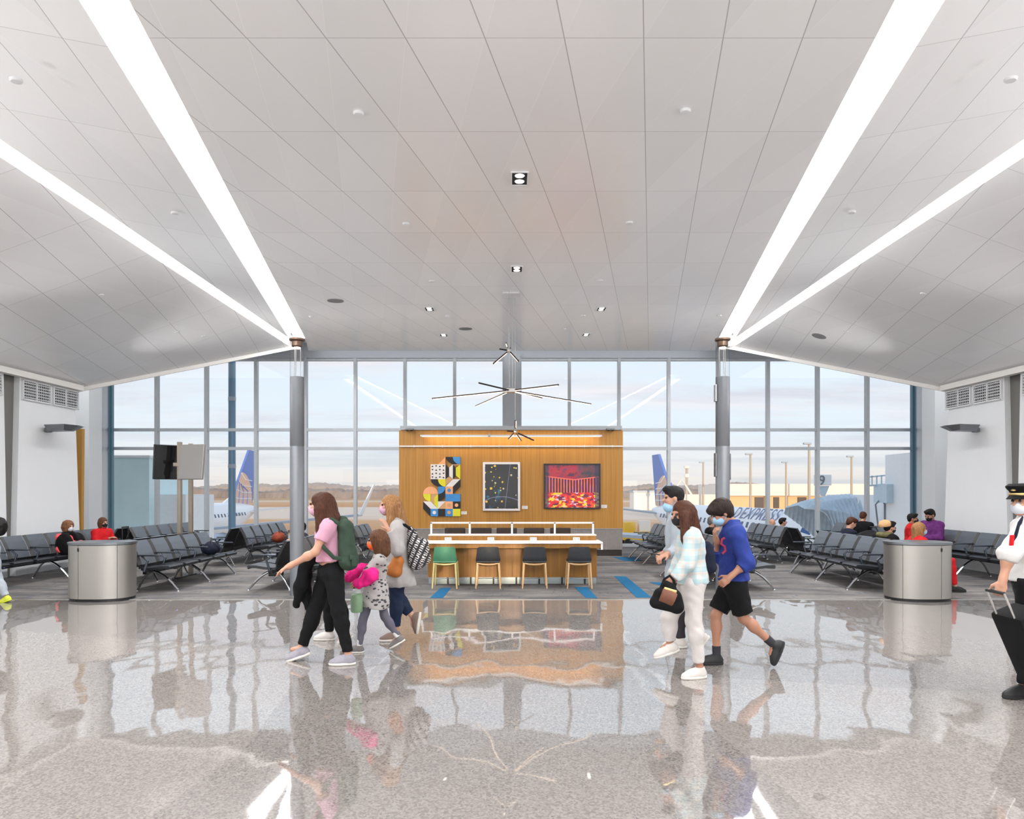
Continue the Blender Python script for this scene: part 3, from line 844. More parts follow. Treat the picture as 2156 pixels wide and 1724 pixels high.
def print_dark():
    m = mat('night_map_print', (.01, .01, .015), .25); g = NG(m)
    tc = g.n('ShaderNodeTexCoord'); v = tc.outputs['Object']
    vo = g.n('ShaderNodeTexVoronoi'); vo.inputs['Scale'].default_value = 9.5; g.l(g.mapping(v, (1, 0.001, 1)), vo.inputs['Vector'])
    wn = g.n('ShaderNodeTexWhiteNoise', noise_dimensions='3D'); g.l(vo.outputs['Position'], wn.inputs['Vector'])
    rad = g.math('MULTIPLY', wn.outputs['Value'], .34)
    dot = g.math('LESS_THAN', vo.outputs['Distance'], rad)
    col = g.ramp(wn.outputs['Value'], [(0, srgb(230, 214, 60)), (.45, srgb(240, 220, 30)), (.6, srgb(200, 190, 150)), (.8, srgb(232, 190, 40))], 'CONSTANT')
    sep = g.n('ShaderNodeSeparateXYZ'); g.l(v, sep.inputs[0])
    n1 = g.noise(g.mapping(v, (4, .001, 4)), 1.3, 3)
    blot = g.ramp(n1, [(.55, (.008, .008, .012)), (.63, srgb(20, 66, 84)), (.72, srgb(44, 120, 130))])
    lowb = g.math('MULTIPLY', g.math('LESS_THAN', sep.outputs[2], -.08), g.math('LESS_THAN', sep.outputs[0], .1))
    c = g.mix(lowb, srgb(10, 9, 14) + (1,), blot)
    # thin street lines
    road = g.math('LESS_THAN', g.math('ABSOLUTE', g.math('ADD', g.math('ADD', sep.outputs[2], .27), g.math('MULTIPLY', g.math('MULTIPLY', sep.outputs[0], sep.outputs[0]), .5))), .008)
    road2 = g.math('LESS_THAN', g.math('ABSOLUTE', g.math('SUBTRACT', g.math('SUBTRACT', sep.outputs[0], .16), g.math('MULTIPLY', sep.outputs[2], .12))), .005)
    c = g.mix(g.math('MAXIMUM', road, road2), c, srgb(120, 122, 150) + (1,))
    c = g.mix(dot, c, col); g.l(c, g.b.inputs['Base Color']); return m
def print_red():
    m = mat('red_stage_print', (.3, .02, .03), .25); g = NG(m)
    tc = g.n('ShaderNodeTexCoord'); v = tc.outputs['Object']; sep = g.n('ShaderNodeSeparateXYZ'); g.l(v, sep.inputs[0])
    x, z = sep.outputs[0], sep.outputs[2]
    n1 = g.noise(g.mapping(v, (1.4, .01, 2.0)), 2.4, 5, .6)
    sky = g.ramp(n1, [(.28, srgb(24, 22, 60)), (.4, srgb(86, 22, 60)), (.5, srgb(190, 24, 46)), (.58, srgb(140, 30, 80)), (.7, srgb(44, 44, 66))])
    right = g.ramp(g.math('ADD', x, .5), [(.55, (0, 0, 0)), (.8, (1, 1, 1))])
    sky = g.mix(g.math('MULTIPLY', right, .75), sky, srgb(52, 56, 66) + (1,))
    st = g.math('FRACT', g.math('MULTIPLY', x, 13)); pick = g.math('LESS_THAN', st, .38)
    n2 = g.noise(g.mapping(v, (9, .01, 1.5)), 1.6, 2)
    bars = g.ramp(n2, [(.35, srgb(255, 60, 50)), (.5, srgb(255, 120, 90)), (.6, srgb(210, 80, 190)), (.7, srgb(250, 40, 60))])
    mid = g.mix(pick, srgb(70, 8, 26) + (1,), bars)
    vo = g.n('ShaderNodeTexVoronoi'); vo.distance = 'CHEBYCHEV'; vo.inputs['Scale'].default_value = 11; g.l(g.mapping(v, (1.0, .001, 1.9), rot=(0, .35, 0)), vo.inputs['Vector'])
    wn = g.n('ShaderNodeTexWhiteNoise', noise_dimensions='3D'); g.l(vo.outputs['Position'], wn.inputs['Vector'])
    fl = g.ramp(wn.outputs['Value'], [(0, srgb(220, 20, 30)), (.3, srgb(120, 14, 60)), (.5, srgb(250, 90, 30)), (.66, srgb(250, 215, 50)), (.8, srgb(240, 200, 220)), (.9, srgb(240, 30, 60))], 'CONSTANT')
    mz = g.math('LESS_THAN', g.math('ADD', z, g.math('MULTIPLY', g.math('ABSOLUTE', g.math('SUBTRACT', x, .05)), -.12)), .17)
    fz = g.math('LESS_THAN', z, -.17)
    c = g.mix(mz, sky, mid); c = g.mix(fz, c, fl)
    rail = g.math('LESS_THAN', g.math('ABSOLUTE', g.math('SUBTRACT', g.math('SUBTRACT', z, .17), g.math('MULTIPLY', g.math('ABSOLUTE', g.math('SUBTRACT', x, .05)), .12))), .012)
    c = g.mix(rail, c, srgb(255, 110, 90) + (1,))
    edge = g.math('MAXIMUM', g.math('GREATER_THAN', x, .6), g.math('LESS_THAN', x, -.62))
    c = g.mix(g.math('MULTIPLY', edge, .8), c, srgb(40, 36, 70) + (1,))
    g.l(c, g.b.inputs['Base Color']); return m
def framed(name_label, x0, x1, y0, y1, fw_, fm, pm, d):
    s_ = YW / F; cx = ((x0 + x1) / 2 - CX) * s_; cz = EH - ((y0 + y1) / 2 - CY) * s_; w = (x1 - x0) * s_; h = (y1 - y0) * s_
    t = thing('framed_picture', name_label, 'picture', (cx, YW, cz), 0)
    mb = MB()
    for (a, b, c, e) in ((-w / 2, w / 2, h / 2 - fw_, h / 2), (-w / 2, w / 2, -h / 2, -h / 2 + fw_), (-w / 2, -w / 2 + fw_, -h / 2 + fw_, h / 2 - fw_), (w / 2 - fw_, w / 2, -h / 2 + fw_, h / 2 - fw_)): mb.bx(a, b, -d, -.002, c, e)
    mb.build('frame', fm, t)
    MB().bx(-w / 2 + fw_, w / 2 - fw_, -d + .02, -.002, -h / 2 + fw_, h / 2 - fw_).build('print', pm, t)
mat('frame_silver', srgb(214, 208, 206), .35, .4); mat('frame_black', srgb(22, 18, 20), .4)
framed('upright picture of a dark map with yellow dots in a silver frame', 1017, 1095, 973, 1075, .055, M['frame_silver'], print_dark(), .07)
framed('wide picture of a glowing red stage in a black frame', 1145, 1264, 976, 1071, .035, M['frame_black'], print_red(), .05)
mat('card_white', srgb(236, 232, 228), .6); mat('print_grey', srgb(150, 146, 146), .7)
for px, py, lb in ((977, 1079.5, 'beside the geometric relief'), (1105, 1068, 'beside the silver-framed map'), (1272, 1066, 'beside the black-framed red picture')):
    p = at(px, py, YW)
    t = thing('caption_card', 'small white caption card ' + lb, 'card', (p.x, YW, p.z), 0, 'caption cards on the wood wall')
    MB().bx(-.075, .075, -.008, -.001, -.04, .04).build('card', M['card_white'], t)
    mb = MB()
    for k, (w0, w1) in enumerate(((-.06, .04), (-.06, .055), (-.06, .01))): mb.bx(w0, w1, -.0095, -.0079, .018 - k * .02, .024 - k * .02)
    mb.build('lettering', M['print_grey'], t)

# ---- hanging star lamps
def star(label, hub, arms, loc_y, top_z, hub_d, cables):
    t = thing('star_pendant', label, 'pendant lamp', hub, 0, 'hanging star lamps over the work desk')
    h = Vector(hub)
    MB().rbox((0, 0, 0), hub_d, .012).build('hub', M['steel'], t)
    for (e, lit) in arms:
        d = Vector(e) - h; L = d.length; u = d.normalized()
        st = u * .06
        side = u.cross(Vector((0, 0, 1))).normalized()
        up = side.cross(u)
        r = .013
        a = MB().tube([st, d], r * 1.15, 4, up=up).build('arm', M['dark_bronze'], t)
        off = -up * r if lit else up * r * .9
        if lit: MB().tube([st + off + u * .02, d + off - u * .02], .008, 8).build('light_strip', M['star_emit'], a)
    for (cx_, cy_2) in cables:
        zt = ZC(h.y + cy_2)
        MB().cyl((cx_, cy_2, .02), (cx_, cy_2, zt - h.z), .004, n=6).build('cable', M['steel'], t)
    return t
mat('star_emit', (1, 1, 1), .5, emit=(1, .74, .5), estr=1.9)
def horiz(px, py, z):  # point of a level rod at height z
    y = (z - EH) * F / (CY - py); return Vector(((px - CX) * y / F, y, z))
yh = 13.33
hb = at(1075.5, 822, yh)
star('largest hanging star lamp, six long level rods from a silver hub', hb,
     [(horiz(1008, 806, hb.z + .01), False), (horiz(910, 839, hb.z), True), (horiz(1001.6, 854.5, hb.z), True), (horiz(1176.5, 810, hb.z + .01), True), (horiz(1141, 838, hb.z), True), (horiz(1244.5, 850.5, hb.z), True)], yh, 0, (.17, .14, .085), [(-.03, .05), (.03, -.05)])
h1 = at(1071.6, 738, yh - .25)
star('small hanging star lamp just under the ceiling, topmost of the three', h1,
     [(at(1065.5, 721, yh - .3), True), (at(1052, 734.6, yh - .05), False), (at(1075, 732, yh + .05), False), (at(1038.6, 765.6, yh - .5), True), (at(1091.8, 760.5, yh - .5), True)], yh, 0, (.06, .06, .06), [(0, 0)])
h2 = at(1084.7, 909, yh + .2)
star('small hanging star lamp in front of the wood wall, lowest of the three', h2,
     [(at(1085, 884, yh + .2), True), (at(1068, 907, yh + .45), False), (at(1070.6, 924, yh + .05), True), (at(1097.5, 928, yh + .05), True), (at(1124, 927, yh + .3), False)], yh, 0, (.05, .05, .05), [(0, 0)])
cp = ceil_point(1075.5, 618)[0]
o = MB().bx(-.16, .16, -.16, .16, -.03, .0).build('ceiling_canopy', M['grille_white']); o.location = (cp.x, cp.y, cp.z - .01)
tag(o, 'flat white ceiling plate the star lamps hang from', 'ceiling plate')

# =================================================================== WORK DESK
s_ = 12.45 / F
YD = 12.55
dk = thing('work_desk', 'long wood work desk with white top and low screen before the wood wall', 'desk', (0, YD, 0))
xa, xb = -1.545, 1.56
def sub(mb, name, m, p=dk): return mb.build(name, m, p)
mb = MB()
for k in range(2): mb.bx(xa + k * (xb - xa) / 2, xa + (k + 1) * (xb - xa) / 2 - .004, .0, .03, .13, .69)
mb.bx(xa, xa + .03, .03, .72, .13, .69); mb.bx(xb - .03, xb, .03, .72, .13, .69); mb.bx(xa, xb, .69, .72, .13, .69)
sub(mb, 'front_panel', M['oak_desk'])
mat('kick_metal', srgb(186, 196, 196), .25, .75, var=.03)
mb = MB(); mb.bx(xa + .01, xb - .01, .06, .66, 0, .13)
sub(mb, 'kick_plate', M['kick_metal'])
mb = MB()
for k in range(7): mb.bx(xa + .35 + k * .42, xa + .38 + k * .42, .03, .06, .0, .13)
sub(mb, 'cable_slot', M['black_plastic'])
mb = MB(); mb.bx(-1.6, 1.6, -.27, .3, .685, .765); sub(mb, 'apron', M['oak_desk'])
mat('desk_white', srgb(246, 240, 236), .3)
mb = MB(); mb.rbox((0, .0, .782), (3.26, .6, .034), .008); mb.bx(1.595, 1.63, -.29, .3, .66, .79); mb.bx(-1.63, -1.595, -.29, .3, .66, .79); sub(mb, 'countertop', M['desk_white'])
mb = MB(); mb.bx(xa, xb, .14, .46, .765, .885); sub(mb, 'ledge', M['oak_desk'])
mb = MB(); mb.rbox((.008, .3, .893), (3.12, .34, .018), .006); sub(mb, 'ledge_top', M['desk_white'])
mat('screen_white', srgb(250, 238, 234), .4)
mb = MB(); yb_ = .43; sx = [at(p, 1100, YD + yb_).x for p in (908, 989, 1078, 1168, 1248.5)]
for x in sx: mb.bx(x - .017, x + .017, yb_ - .015, yb_ + .015, .9, 1.115)
mb.bx(sx[0] - .017, sx[-1] + .017, yb_ - .015, yb_ + .015, 1.095, 1.125)
sub(mb, 'screen_frame', M['screen_white'])
mb = MB()
for a, b in zip(sx, sx[1:]): mb.quad((a + .017, yb_, .905), (b - .017, yb_, .905), (b - .017, yb_, 1.095), (a + .017, yb_, 1.095))
sub(mb, 'screen_glass', M['window_glass'])
for px in (943.5, 1033.5, 1123, 1213.5):
    x = (px - CX) * (YD + .14) / F
    o = sub(MB().rbox((x, .135, .825), (.125, .015, .06), .005), 'power_outlet', M['desk_white'])
    mb = MB()
    for dx in (-.038, -.015, .015, .038): mb.bx(x + dx - .006, x + dx + .006, .125, .1295, .812, .84)
    mb.build('socket', M['print_grey'], o)

# ---- desk chairs
mat('chair_green', srgb(70, 128, 96), .5, var=.05); mat('chair_black', srgb(40, 42, 46), .5, var=.06, vscale=30)
mat('beech', srgb(206, 168, 122), .45, var=.08, vscale=5, stretch=(10, 10, 1)); mat('beech_sunlit', srgb(214, 196, 132), .45, var=.06)  # green chair's legs: sunlight put into the paler beech colour
def desk_chair(shell, legm, label):
    t = thing('desk_chair', label, 'chair', (0, 0, 0), 0, 'chairs drawn up to the work desk')
    # local: back towards -y, faces +y
    n = 13; vs = []; fs = []
    rows = [(-.205, .465, .205), (-.222, .50, .215), (-.232, .56, .205), (-.243, .63, .195), (-.25, .70, .185), (-.252, .735, .178)]
    th = .018
    for inner in (0, 1):
        for (y, z, hw) in rows:
            for k in range(n):
                q = -1 + 2 * k / (n - 1)
                yy = y + .05 * q * q + (th if inner else 0)
                zz = z - (.012 * abs(q) ** 6 if z > .7 else 0)
                vs.append((q * hw, yy, zz))
    R = len(rows); N = R * n
    for i in range(R - 1):
        for k in range(n - 1):
            a = i * n + k
            fs.append((a, a + 1, a + n + 1, a + n)); fs.append((N + a, N + a + n, N + a + n + 1, N + a + 1))
    for k in range(n - 1): fs.append((k, N + k, N + k + 1, k + 1)); a = (R - 1) * n + k; fs.append((a, a + 1, N + a + 1, N + a))
    for i in range(R - 1):
        a = i * n; fs.append((a, a + n, N + a + n, N + a)); a = i * n + n - 1; fs.append((a, N + a, N + a + n, a + n))
    MB().add(vs, fs).build('backrest', shell, t, True)
    MB().rbox((0, .0, .468), (.41, .43, .035), .016).build('seat', shell, t, True)
    fr = MB(); fr.tube([(-.185, -.19, .438), (-.185, .19, .438)], .016, 8).tube([(.185, -.19, .438), (.185, .19, .438)], .016, 8)
    fr.tube([(-.185, -.19, .445), (-.1, -.2, .425), (0, -.203, .42), (.1, -.2, .425), (.185, -.19, .445)], .014, 8); fr.tube([(-.185, .19, .438), (.185, .19, .438)], .016, 8)
    fr.build('seat_frame', legm, t, True)
    for sx_ in (-1, 1):
        for sy_ in (-1, 1):
            MB().tube([(sx_ * .185, sy_ * .185, .455), (sx_ * .215, sy_ * .22, 0)], [.019, .012], 10).build('leg', legm, t, True)
    MB().tube([(-.2, .205, .13), (.2, .205, .13)], .007, 8).build('footrest', M['steel'], t)
    return t
c0 = desk_chair(M['chair_green'], M['beech_sunlit'], 'green desk chair with sunlit-toned legs, the only green one')
c0.location = ((938.5 - CX) * 12.2 / F, 12.2, 0)
c1 = desk_chair(M['chair_black'], M['beech'], 'black desk chair with wood legs next to the green chair')
c1.location = ((1028.5 - CX) * 12.2 / F, 12.2, 0)
dup(c1, ((1125 - CX) * 12.2 / F, 12.2, 0), label='black desk chair with wood legs between two other black ones')
dup(c1, ((1218 - CX) * 12.2 / F, 12.2, 0), label='black desk chair with wood legs at the right end of the desk')

# =================================================================== BEAM SEATING
mat('seat_face', srgb(82, 88, 96), .38, var=.04, vscale=30); mat('seat_shell', srgb(16, 17, 19), .35); mat('seat_pad', srgb(38, 41, 46), .36)
mat('usb_blue', (.1, .1, 1), .5, emit=(.25, .15, 1), estr=4); mat('arm_metal', srgb(168, 174, 180), .25, .8)
PITCH = .585
def seat_mesh():
    mb = MB(); n = 9
    prof = [(-.33, .405), (-.345, .43), (-.32, .452), (-.2, .448), (-.05, .425), (.08, .412), (.14, .42)]
    hw = .245
    top = [(y, z) for y, z in prof]
    bot = [(y, z - .045 if i > 1 else z - .02) for i, (y, z) in enumerate(prof)]
    bot[0] = (-.325, .385)
    poly = top + bot[::-1]
    mb.slot(0); mb.prism(poly, 'x', -hw, hw); mb.mi = [0] * len(mb.f)
    return mb
def back_mesh():
    mb = MB(); hw = .235
    # curved upright profile: front face y,z
    fr = [(.125, .47), (.15, .55), (.185, .65), (.235, .76), (.30, .868)]
    for i in range(len(fr) - 1):
        (y0, z0), (y1, z1) = fr[i], fr[i + 1]
        mb.slot(0); mb.quad((-hw, y0, z0), (hw, y0, z0), (hw, y1, z1), (-hw, y1, z1))
    w2 = hw + .035
    rear = [(y + .05, z - .01) for y, z in fr]
    mb.slot(1)
    for i in range(len(fr) - 1):
        (y0, z0), (y1, z1) = rear[i], rear[i + 1]
        mb.quad((-w2, y0, z0), (-w2, y1, z1), (w2, y1, z1), (w2, y0, z0))
        for sg in (-1, 1):
            mb.quad((sg * hw, fr[i][0], fr[i][1]), (sg * hw, fr[i + 1][0], fr[i + 1][1]), (sg * w2, y1, z1), (sg * w2, y0, z0))
    mb.slot(0); mb.quad((-hw, fr[-1][0], fr[-1][1]), (hw, fr[-1][0], fr[-1][1]), (w2, rear[-1][0], rear[-1][1]), (-w2, rear[-1][0], rear[-1][1]))
    mb.slot(1); mb.quad((-hw, fr[0][0], fr[0][1]), (-w2, rear[0][0], rear[0][1]), (w2, rear[0][0], rear[0][1]), (hw, fr[0][0], fr[0][1]))
    return mb
PROTO = {}
def proto(key, fn):
    if key not in PROTO: PROTO[key] = fn()
    return PROTO[key]
def inst(key, fn, name, parent, x):
    """first use keeps the built part, later uses share its mesh"""
    if key not in PROTO:
        o = fn(parent); PROTO[key] = o.data
    else:
        o = bpy.data.objects.new(name, PROTO[key]); C.objects.link(o); o.parent = parent
    o.location = (x, 0, 0); return o
def arm_fn(p):
    mb = MB(); mb.rbox((0, -.03, .632), (.05, .40, .026), .01)
    mb.tube([(0, .1, .62), (0, .0, .54), (0, .06, .36)], [.017, .02, .024], 8)
    return mb.build('armrest', M['arm_metal'], p, True)
def arm_dark(p):
    mb = MB(); mb.rbox((0, -.03, .632), (.05, .40, .026), .01)
    mb.tube([(0, .1, .62), (0, .0, .54), (0, .06, .36)], [.017, .02, .024], 8)
    return mb.build('armrest', M['black_arm'], p, True)
mat('black_arm', srgb(70, 76, 84), .25, .6)
def leg_fn(p):
    pts = []
    for i in range(9):
        q = i / 8; y = .05 - q * .44; z = .335 - .335 * q ** 1.9
        pts.append((0, y, max(z, .018)))
    mb = MB(); mb.tube(pts, [.026, .025, .024, .023, .022, .021, .02, .019, .018], 10, flat=1.35)
    pts = [(0, .05 + i / 8 * .26, max(.335 - .335 * (i / 8) ** 1.9, .018)) for i in range(9)]
    mb.tube(pts, [.026, .025, .024, .023, .022, .021, .02, .019, .018], 10, flat=1.35)
    for y in (-.395, .315): mb.lathe([(0, 0), (.026, 0), (.024, .016), (0, .018)], 12, (0, y, 0))
    return mb.build('leg', M['chrome'], p, True)
def row(label, x, face, y0, n, group='rows of black beam seating'):
    """face +1: sitters look towards +x; y0 near end, n seats going away"""
    rz = PI / 2 if face > 0 else -PI / 2
    L = n * PITCH
    t = thing('tandem_seating', label, 'seating', (x, y0 + L / 2, 0), rz, group)
    xs = [-L / 2 + PITCH * (i + .5) for i in range(n)]
    for xx in xs:
        inst('seat', lambda p: seat_mesh().build('seat', [M['seat_pad']], p), 'seat', t, xx)
        inst('back', lambda p: back_mesh().build('backrest', [M['seat_face'], M['seat_shell']], p), 'backrest', t, xx)
    for i in range(n + 1):
        inst('armd', arm_dark, 'armrest', t, -L / 2 + PITCH * i)
    MB().rbox((0, .06, .345), (L - .04, .08, .07), .012).rbox((0, .16, .43), (L - .06, .03, .06), .01).build('beam', M['black_plastic'], t)
    m_ = 2 if n < 4 else 3
    for i in range(m_):
        inst('leg', leg_fn, 'leg', t, (-.5 + i / (m_ - 1)) * (L - .5))
    if n >= 3:
        for i in (1, n - 1):
            xx = -L / 2 + PITCH * i
            o = MB().rbox((xx, -.12, .37), (.07, .16, .06), .012).build('power_module', M['black_plastic'], t)
            MB().bx(xx - .012, xx + .012, -.206, -.199, .365, .38).build('indicator', M['usb_blue'], o)
    return t
row('black seat row along the white left wall holding the two women', -9.1, 1, 11.4, 7)
row('black seat row behind the left screens, facing the middle of the hall', -8.55, 1, 15.85, 5)
row('black seat row by the left corner window, turned to the wall', -9.29, -1, 15.5, 5)
row('black seat row just behind the left steel bin, facing the middle of the hall', -6.1, 1, 11.45, 5)
row('black seat row backing the one behind the left steel bin, under the screens', -7.0, -1, 11.45, 5)
row('black seat row between the screens and the left lamp pole, facing the middle', -5.95, 1, 15.75, 5)
row('black seat row turned left, between the screens and the left lamp pole', -6.69, -1, 15.45, 5)
row('black seat row with its end seat just left of the left lamp pole', -4.15, -1, 11.55, 5)
row('black seat row behind the woman in the pink shirt, facing the desk', -3.4, 1, 11.75, 4)
row('black seat row near the window, just left of the wood wall, facing it', -3.42, 1, 16.0, 3)
row('black seat row near the window behind the child, turned away from the wood wall', -4.16, -1, 15.7, 4)
row('black seat row along the white right wall behind the right steel bin', 9.3, -1, 11.7, 7)
row('black seat row near the right corner window facing the aircraft nose', 8.6, -1, 15.9, 5)
row('black row of empty seats left of the right steel bin, facing the middle', 6.2, -1, 11.6, 5)
row('black seat row holding the sitters beside the right steel bin', 6.94, 1, 11.35, 6)
row('black seat row near the window, right of the right lamp pole, facing the middle', 6.1, -1, 16.0, 4)
row('black seat row near the window, backing the row right of the right lamp pole', 6.84, 1, 15.6, 4)
row('black seat row near the window, right of the wood wall, facing it', 3.42, -1, 15.6, 4)
row('black seat row near the window, backing the row right of the wood wall', 4.16, 1, 15.8, 4)
row('black seat row with its end seat just right of the boy in blue', 4.15, 1, 11.6, 5)
row('black seat row behind the woman in white trousers, facing the desk', 3.4, -1, 11.75, 4)
# far row of chairs seen over the desk
for i in range(5):
    pxc = 958 + i * 55.5 - (2 if i == 2 else 0)
    yy = 15.4
    def mk():
        t = thing('lounge_chair', 'x', 'chair', (0, 0, 0), 0, 'dark chairs behind the work desk')
        MB().rbox((0, -.24, .69), (.455, .06, .42), .02).build('backrest', M['dark_bronze'], t)
        MB().rbox((0, .0, .44), (.455, .5, .07), .02).build('seat', M['dark_bronze'], t)
        for a in (-1, 1):
            for b in (-1, 1): MB().cyl((a * .19, b * .2, .42), (a * .2, b * .21, 0), .014, n=8).build('leg', M['black_plastic'], t)
        return t
    if i == 0: lc = mk(); o = lc
    else: o = dup(lc, (0, 0, 0))
    o.location = ((pxc - CX) * (yy - .27) / F, yy, 0)
    o['label'] = 'dark brown chair showing over the desk, ' + ['leftmost of the five', 'second from the left of the five', 'in the middle of the five', 'second from the right of the five', 'rightmost of the five'][i]

# =================================================================== STEEL BINS, SCREENS
mat('bin_steel', srgb(172, 168, 162), .36, .85, bump=.12, bscale=8, stretch=(60, 60, 1))
mat('bin_top', srgb(120, 124, 128), .3, .7)
def bin_unit(px, label, sg):
    yf = gy(1268); w = 129 * yf / F; cxw = (px - CX) * (yf + .28) / F; h = EH - 108 * yf / F
    t = thing('waste_bin', label, 'bin', (cxw, yf + .34, 0), 0, 'steel bins at the carpet edge')
    hw = w / 2 * 1.015; d = .34
    def outline(k=1.0, n=40, a0=0, a1=360):
        return [(hw * k * math.copysign(abs(math.cos(a)) ** .8, math.cos(a)), -d * k * math.copysign(abs(math.sin(a)) ** .8, math.sin(a))) for a in [math.radians(a0 + (a1 - a0) * i / n) for i in range(n + (0 if abs(a1 - a0) == 360 else 1))]]
    MB().prism(outline(.97), 'z', 0, .04).build('base', M['black_plastic'], t)
    MB().prism(outline(.985), 'z', .04, h - .035).build('body', M['black_plastic'], t)
    mb = MB(); mb.prism(outline(1.03), 'z', h - .035, h); mb.build('top', M['bin_top'], t)
    # curved door panels on the front, split by thin gaps
    s1 = -.32 if sg < 0 else .24
    cuts = [(180, 108.5), (107.5, 44), (43, 0)] if sg < 0 else [(180, 137), (136, 73), (72, 0)]
    for a0, a1 in cuts:
        oo = outline(1.0, 16, a0, a1); ii = outline(.97, 16, a0, a1)
        MB().prism(oo + ii[::-1], 'z', .045, h - .045).build('door', M['bin_steel'], t)
    oo = outline(1.0, 20, 180, 360); ii = outline(.97, 20, 180, 360)
    MB().prism(oo + ii[::-1], 'z', .045, h - .045).build('rear_panel', M['bin_steel'], t)
    a = math.radians(108 if sg < 0 else 72.5)
    lx, ly = hw * math.copysign(abs(math.cos(a)) ** .8, math.cos(a)), -d * abs(math.sin(a)) ** .8
    MB().rbox((lx, ly - .005, h - .11), (.022, .016, .055), .006).build('lock', M['black_plastic'], t)
bin_unit(212, 'rounded brushed steel bin at the left of the hall', -1)
bin_unit(1935.5, 'rounded brushed steel bin at the right of the hall', 1)

yS = 13.1
yS = 13.7; XP = -6.56
t = thing('screen_stand', 'twin-post stand with two tilted information screens behind the left bin', 'information screens', (XP, yS, 0))
x0 = XP
mat('post_metal', srgb(150, 140, 128), .3, .8)
for y in (-.2, .27): MB().bx(-.036, .036, y - .036, y + .036, 0, 2.68).build('post', M['post_metal'], t)
MB().rbox((0, 0, .012), (.12, .8, .024), .008).build('base_plate', M['black_plastic'], t)
mat('screen_glassy', srgb(8, 10, 14), .08, spec=.6); mat('screen_back', srgb(158, 155, 152), .4, .6)
def panel(cx_, cz_, w, h, yaw, tilt, off, front_m, back_m):
    R = Matrix.Rotation(yaw, 3, 'Z') @ Matrix.Rotation(tilt, 3, 'X')
    c = Vector((cx_, off, cz_))
    o = MB().rbox(c, (w, .06, h), .008, R).build('screen', back_m, t)
    q = R @ Vector((0, -.032, 0)) + c
    MB().box(q, (w - .03, .006, h - .03), R).build('display', front_m, o)
p = at(409, 973, yS - .2)
panel(p.x - x0, p.z, .56, .69, -.28, -.10, -.3, M['screen_back'], M['screen_back'])
p = at(358, 973, yS)
panel(p.x - x0 + .0, p.z, .62, .69, .78, .12, .0, M['screen_glassy'], M['black_plastic'])
MB().bx(-.1, .16, -.26, -.16, 2.2, 2.27).build('mount', M['post_metal'], t)
# =================================================================== PEOPLE
def nrm(v): v = np.array(v, float); return v / max(np.linalg.norm(v), 1e-9)
def A(v): return np.array(v, float)
mat('skin', srgb(190, 142, 118), .5, var=.03, vscale=20); mat('skin_tan', srgb(166, 118, 94), .5, var=.03, vscale=20); mat('skin_pale', srgb(220, 176, 154), .5, var=.03, vscale=20)
mat('eye_dark', srgb(30, 22, 18), .2)
def hairm(n, a, b):
    m = mat(n, a, .6, spec=.2); g = NG(m); tc = g.n('ShaderNodeTexCoord')
    nn = g.noise(g.mapping(tc.outputs['Object'], (60, 60, 5)), 1.6, 4, .6)
    g.l(g.ramp(nn, [(.3, a), (.7, b)]), g.b.inputs['Base Color']); g.bump(nn, .5, .01); return m
hairm('hair_brown', srgb(38, 20, 13), srgb(86, 48, 30)); hairm('hair_dark', srgb(24, 16, 14), srgb(50, 36, 31)); hairm('hair_blond', srgb(104, 68, 40), srgb(170, 126, 82))
hairm('hair_black', srgb(12, 11, 11), srgb(34, 30, 30)); hairm('hair_curly', srgb(70, 42, 28), srgb(150, 104, 72)); hairm('hair_grey', srgb(60, 58, 58), srgb(128, 124, 122)); hairm('hair_light_brown', srgb(64, 38, 26), srgb(108, 72, 50))
def cloth(n, c, var=.08, rough=.85, bump=.15): return mat(n, c, rough, spec=.2, var=var, vscale=14, bump=bump, bscale=90)
cloth('pink_tee', srgb(200, 150, 170)); cloth('black_cloth', srgb(16, 16, 18), .2); cloth('navy_jean', srgb(30, 40, 62), .2); cloth('grey_legging', srgb(98, 96, 108)); cloth('grey_knit', srgb(170, 166, 164), .06, .9, .4)
cloth('white_denim', srgb(204, 198, 195), .04); cloth('royal_blue', srgb(42, 58, 128), .16); cloth('charcoal', srgb(56, 54, 60)); cloth('pale_grey', srgb(168, 176, 184), .06); cloth('navy', srgb(24, 28, 44), .2)
cloth('white_shirt', srgb(214, 212, 210), .03); cloth('red_cloth', srgb(190, 28, 34), .15); cloth('coral', srgb(236, 96, 96), .12); cloth('purple', srgb(96, 44, 104), .25); cloth('olive', srgb(98, 94, 64)); cloth('cream', srgb(214, 202, 188))
cloth('hot_pink', srgb(228, 40, 130), .18, .95, .6); cloth('green_canvas', srgb(52, 68, 56), .15); cloth('tan_leather', srgb(172, 104, 52), .12, .5); cloth('brown_leather', srgb(112, 74, 58), .15, .5); cloth('beige_hat', srgb(196, 156, 112))
mat('shoe_grey', srgb(150, 146, 156), .7, var=.08, vscale=40, bump=.3, bscale=160); mat('shoe_white', srgb(208, 202, 196), .6, var=.03); mat('shoe_black', srgb(24, 24, 26), .6); mat('shoe_brown', srgb(120, 100, 90), .7); mat('shoe_dgrey', srgb(110, 106, 104), .7); mat('shoe_yellow', srgb(206, 214, 60), .6)
mat('sole_white', srgb(222, 218, 210), .6); mat('sole_black', srgb(28, 28, 30), .7)
mat('mask_pink', srgb(204, 160, 182), .8); mat('mask_black', srgb(18, 18, 20), .8); mat('mask_white', srgb(204, 208, 216), .8); mat('mask_blue', srgb(150, 190, 214), .8); mat('mask_orange', srgb(236, 96, 30), .8)
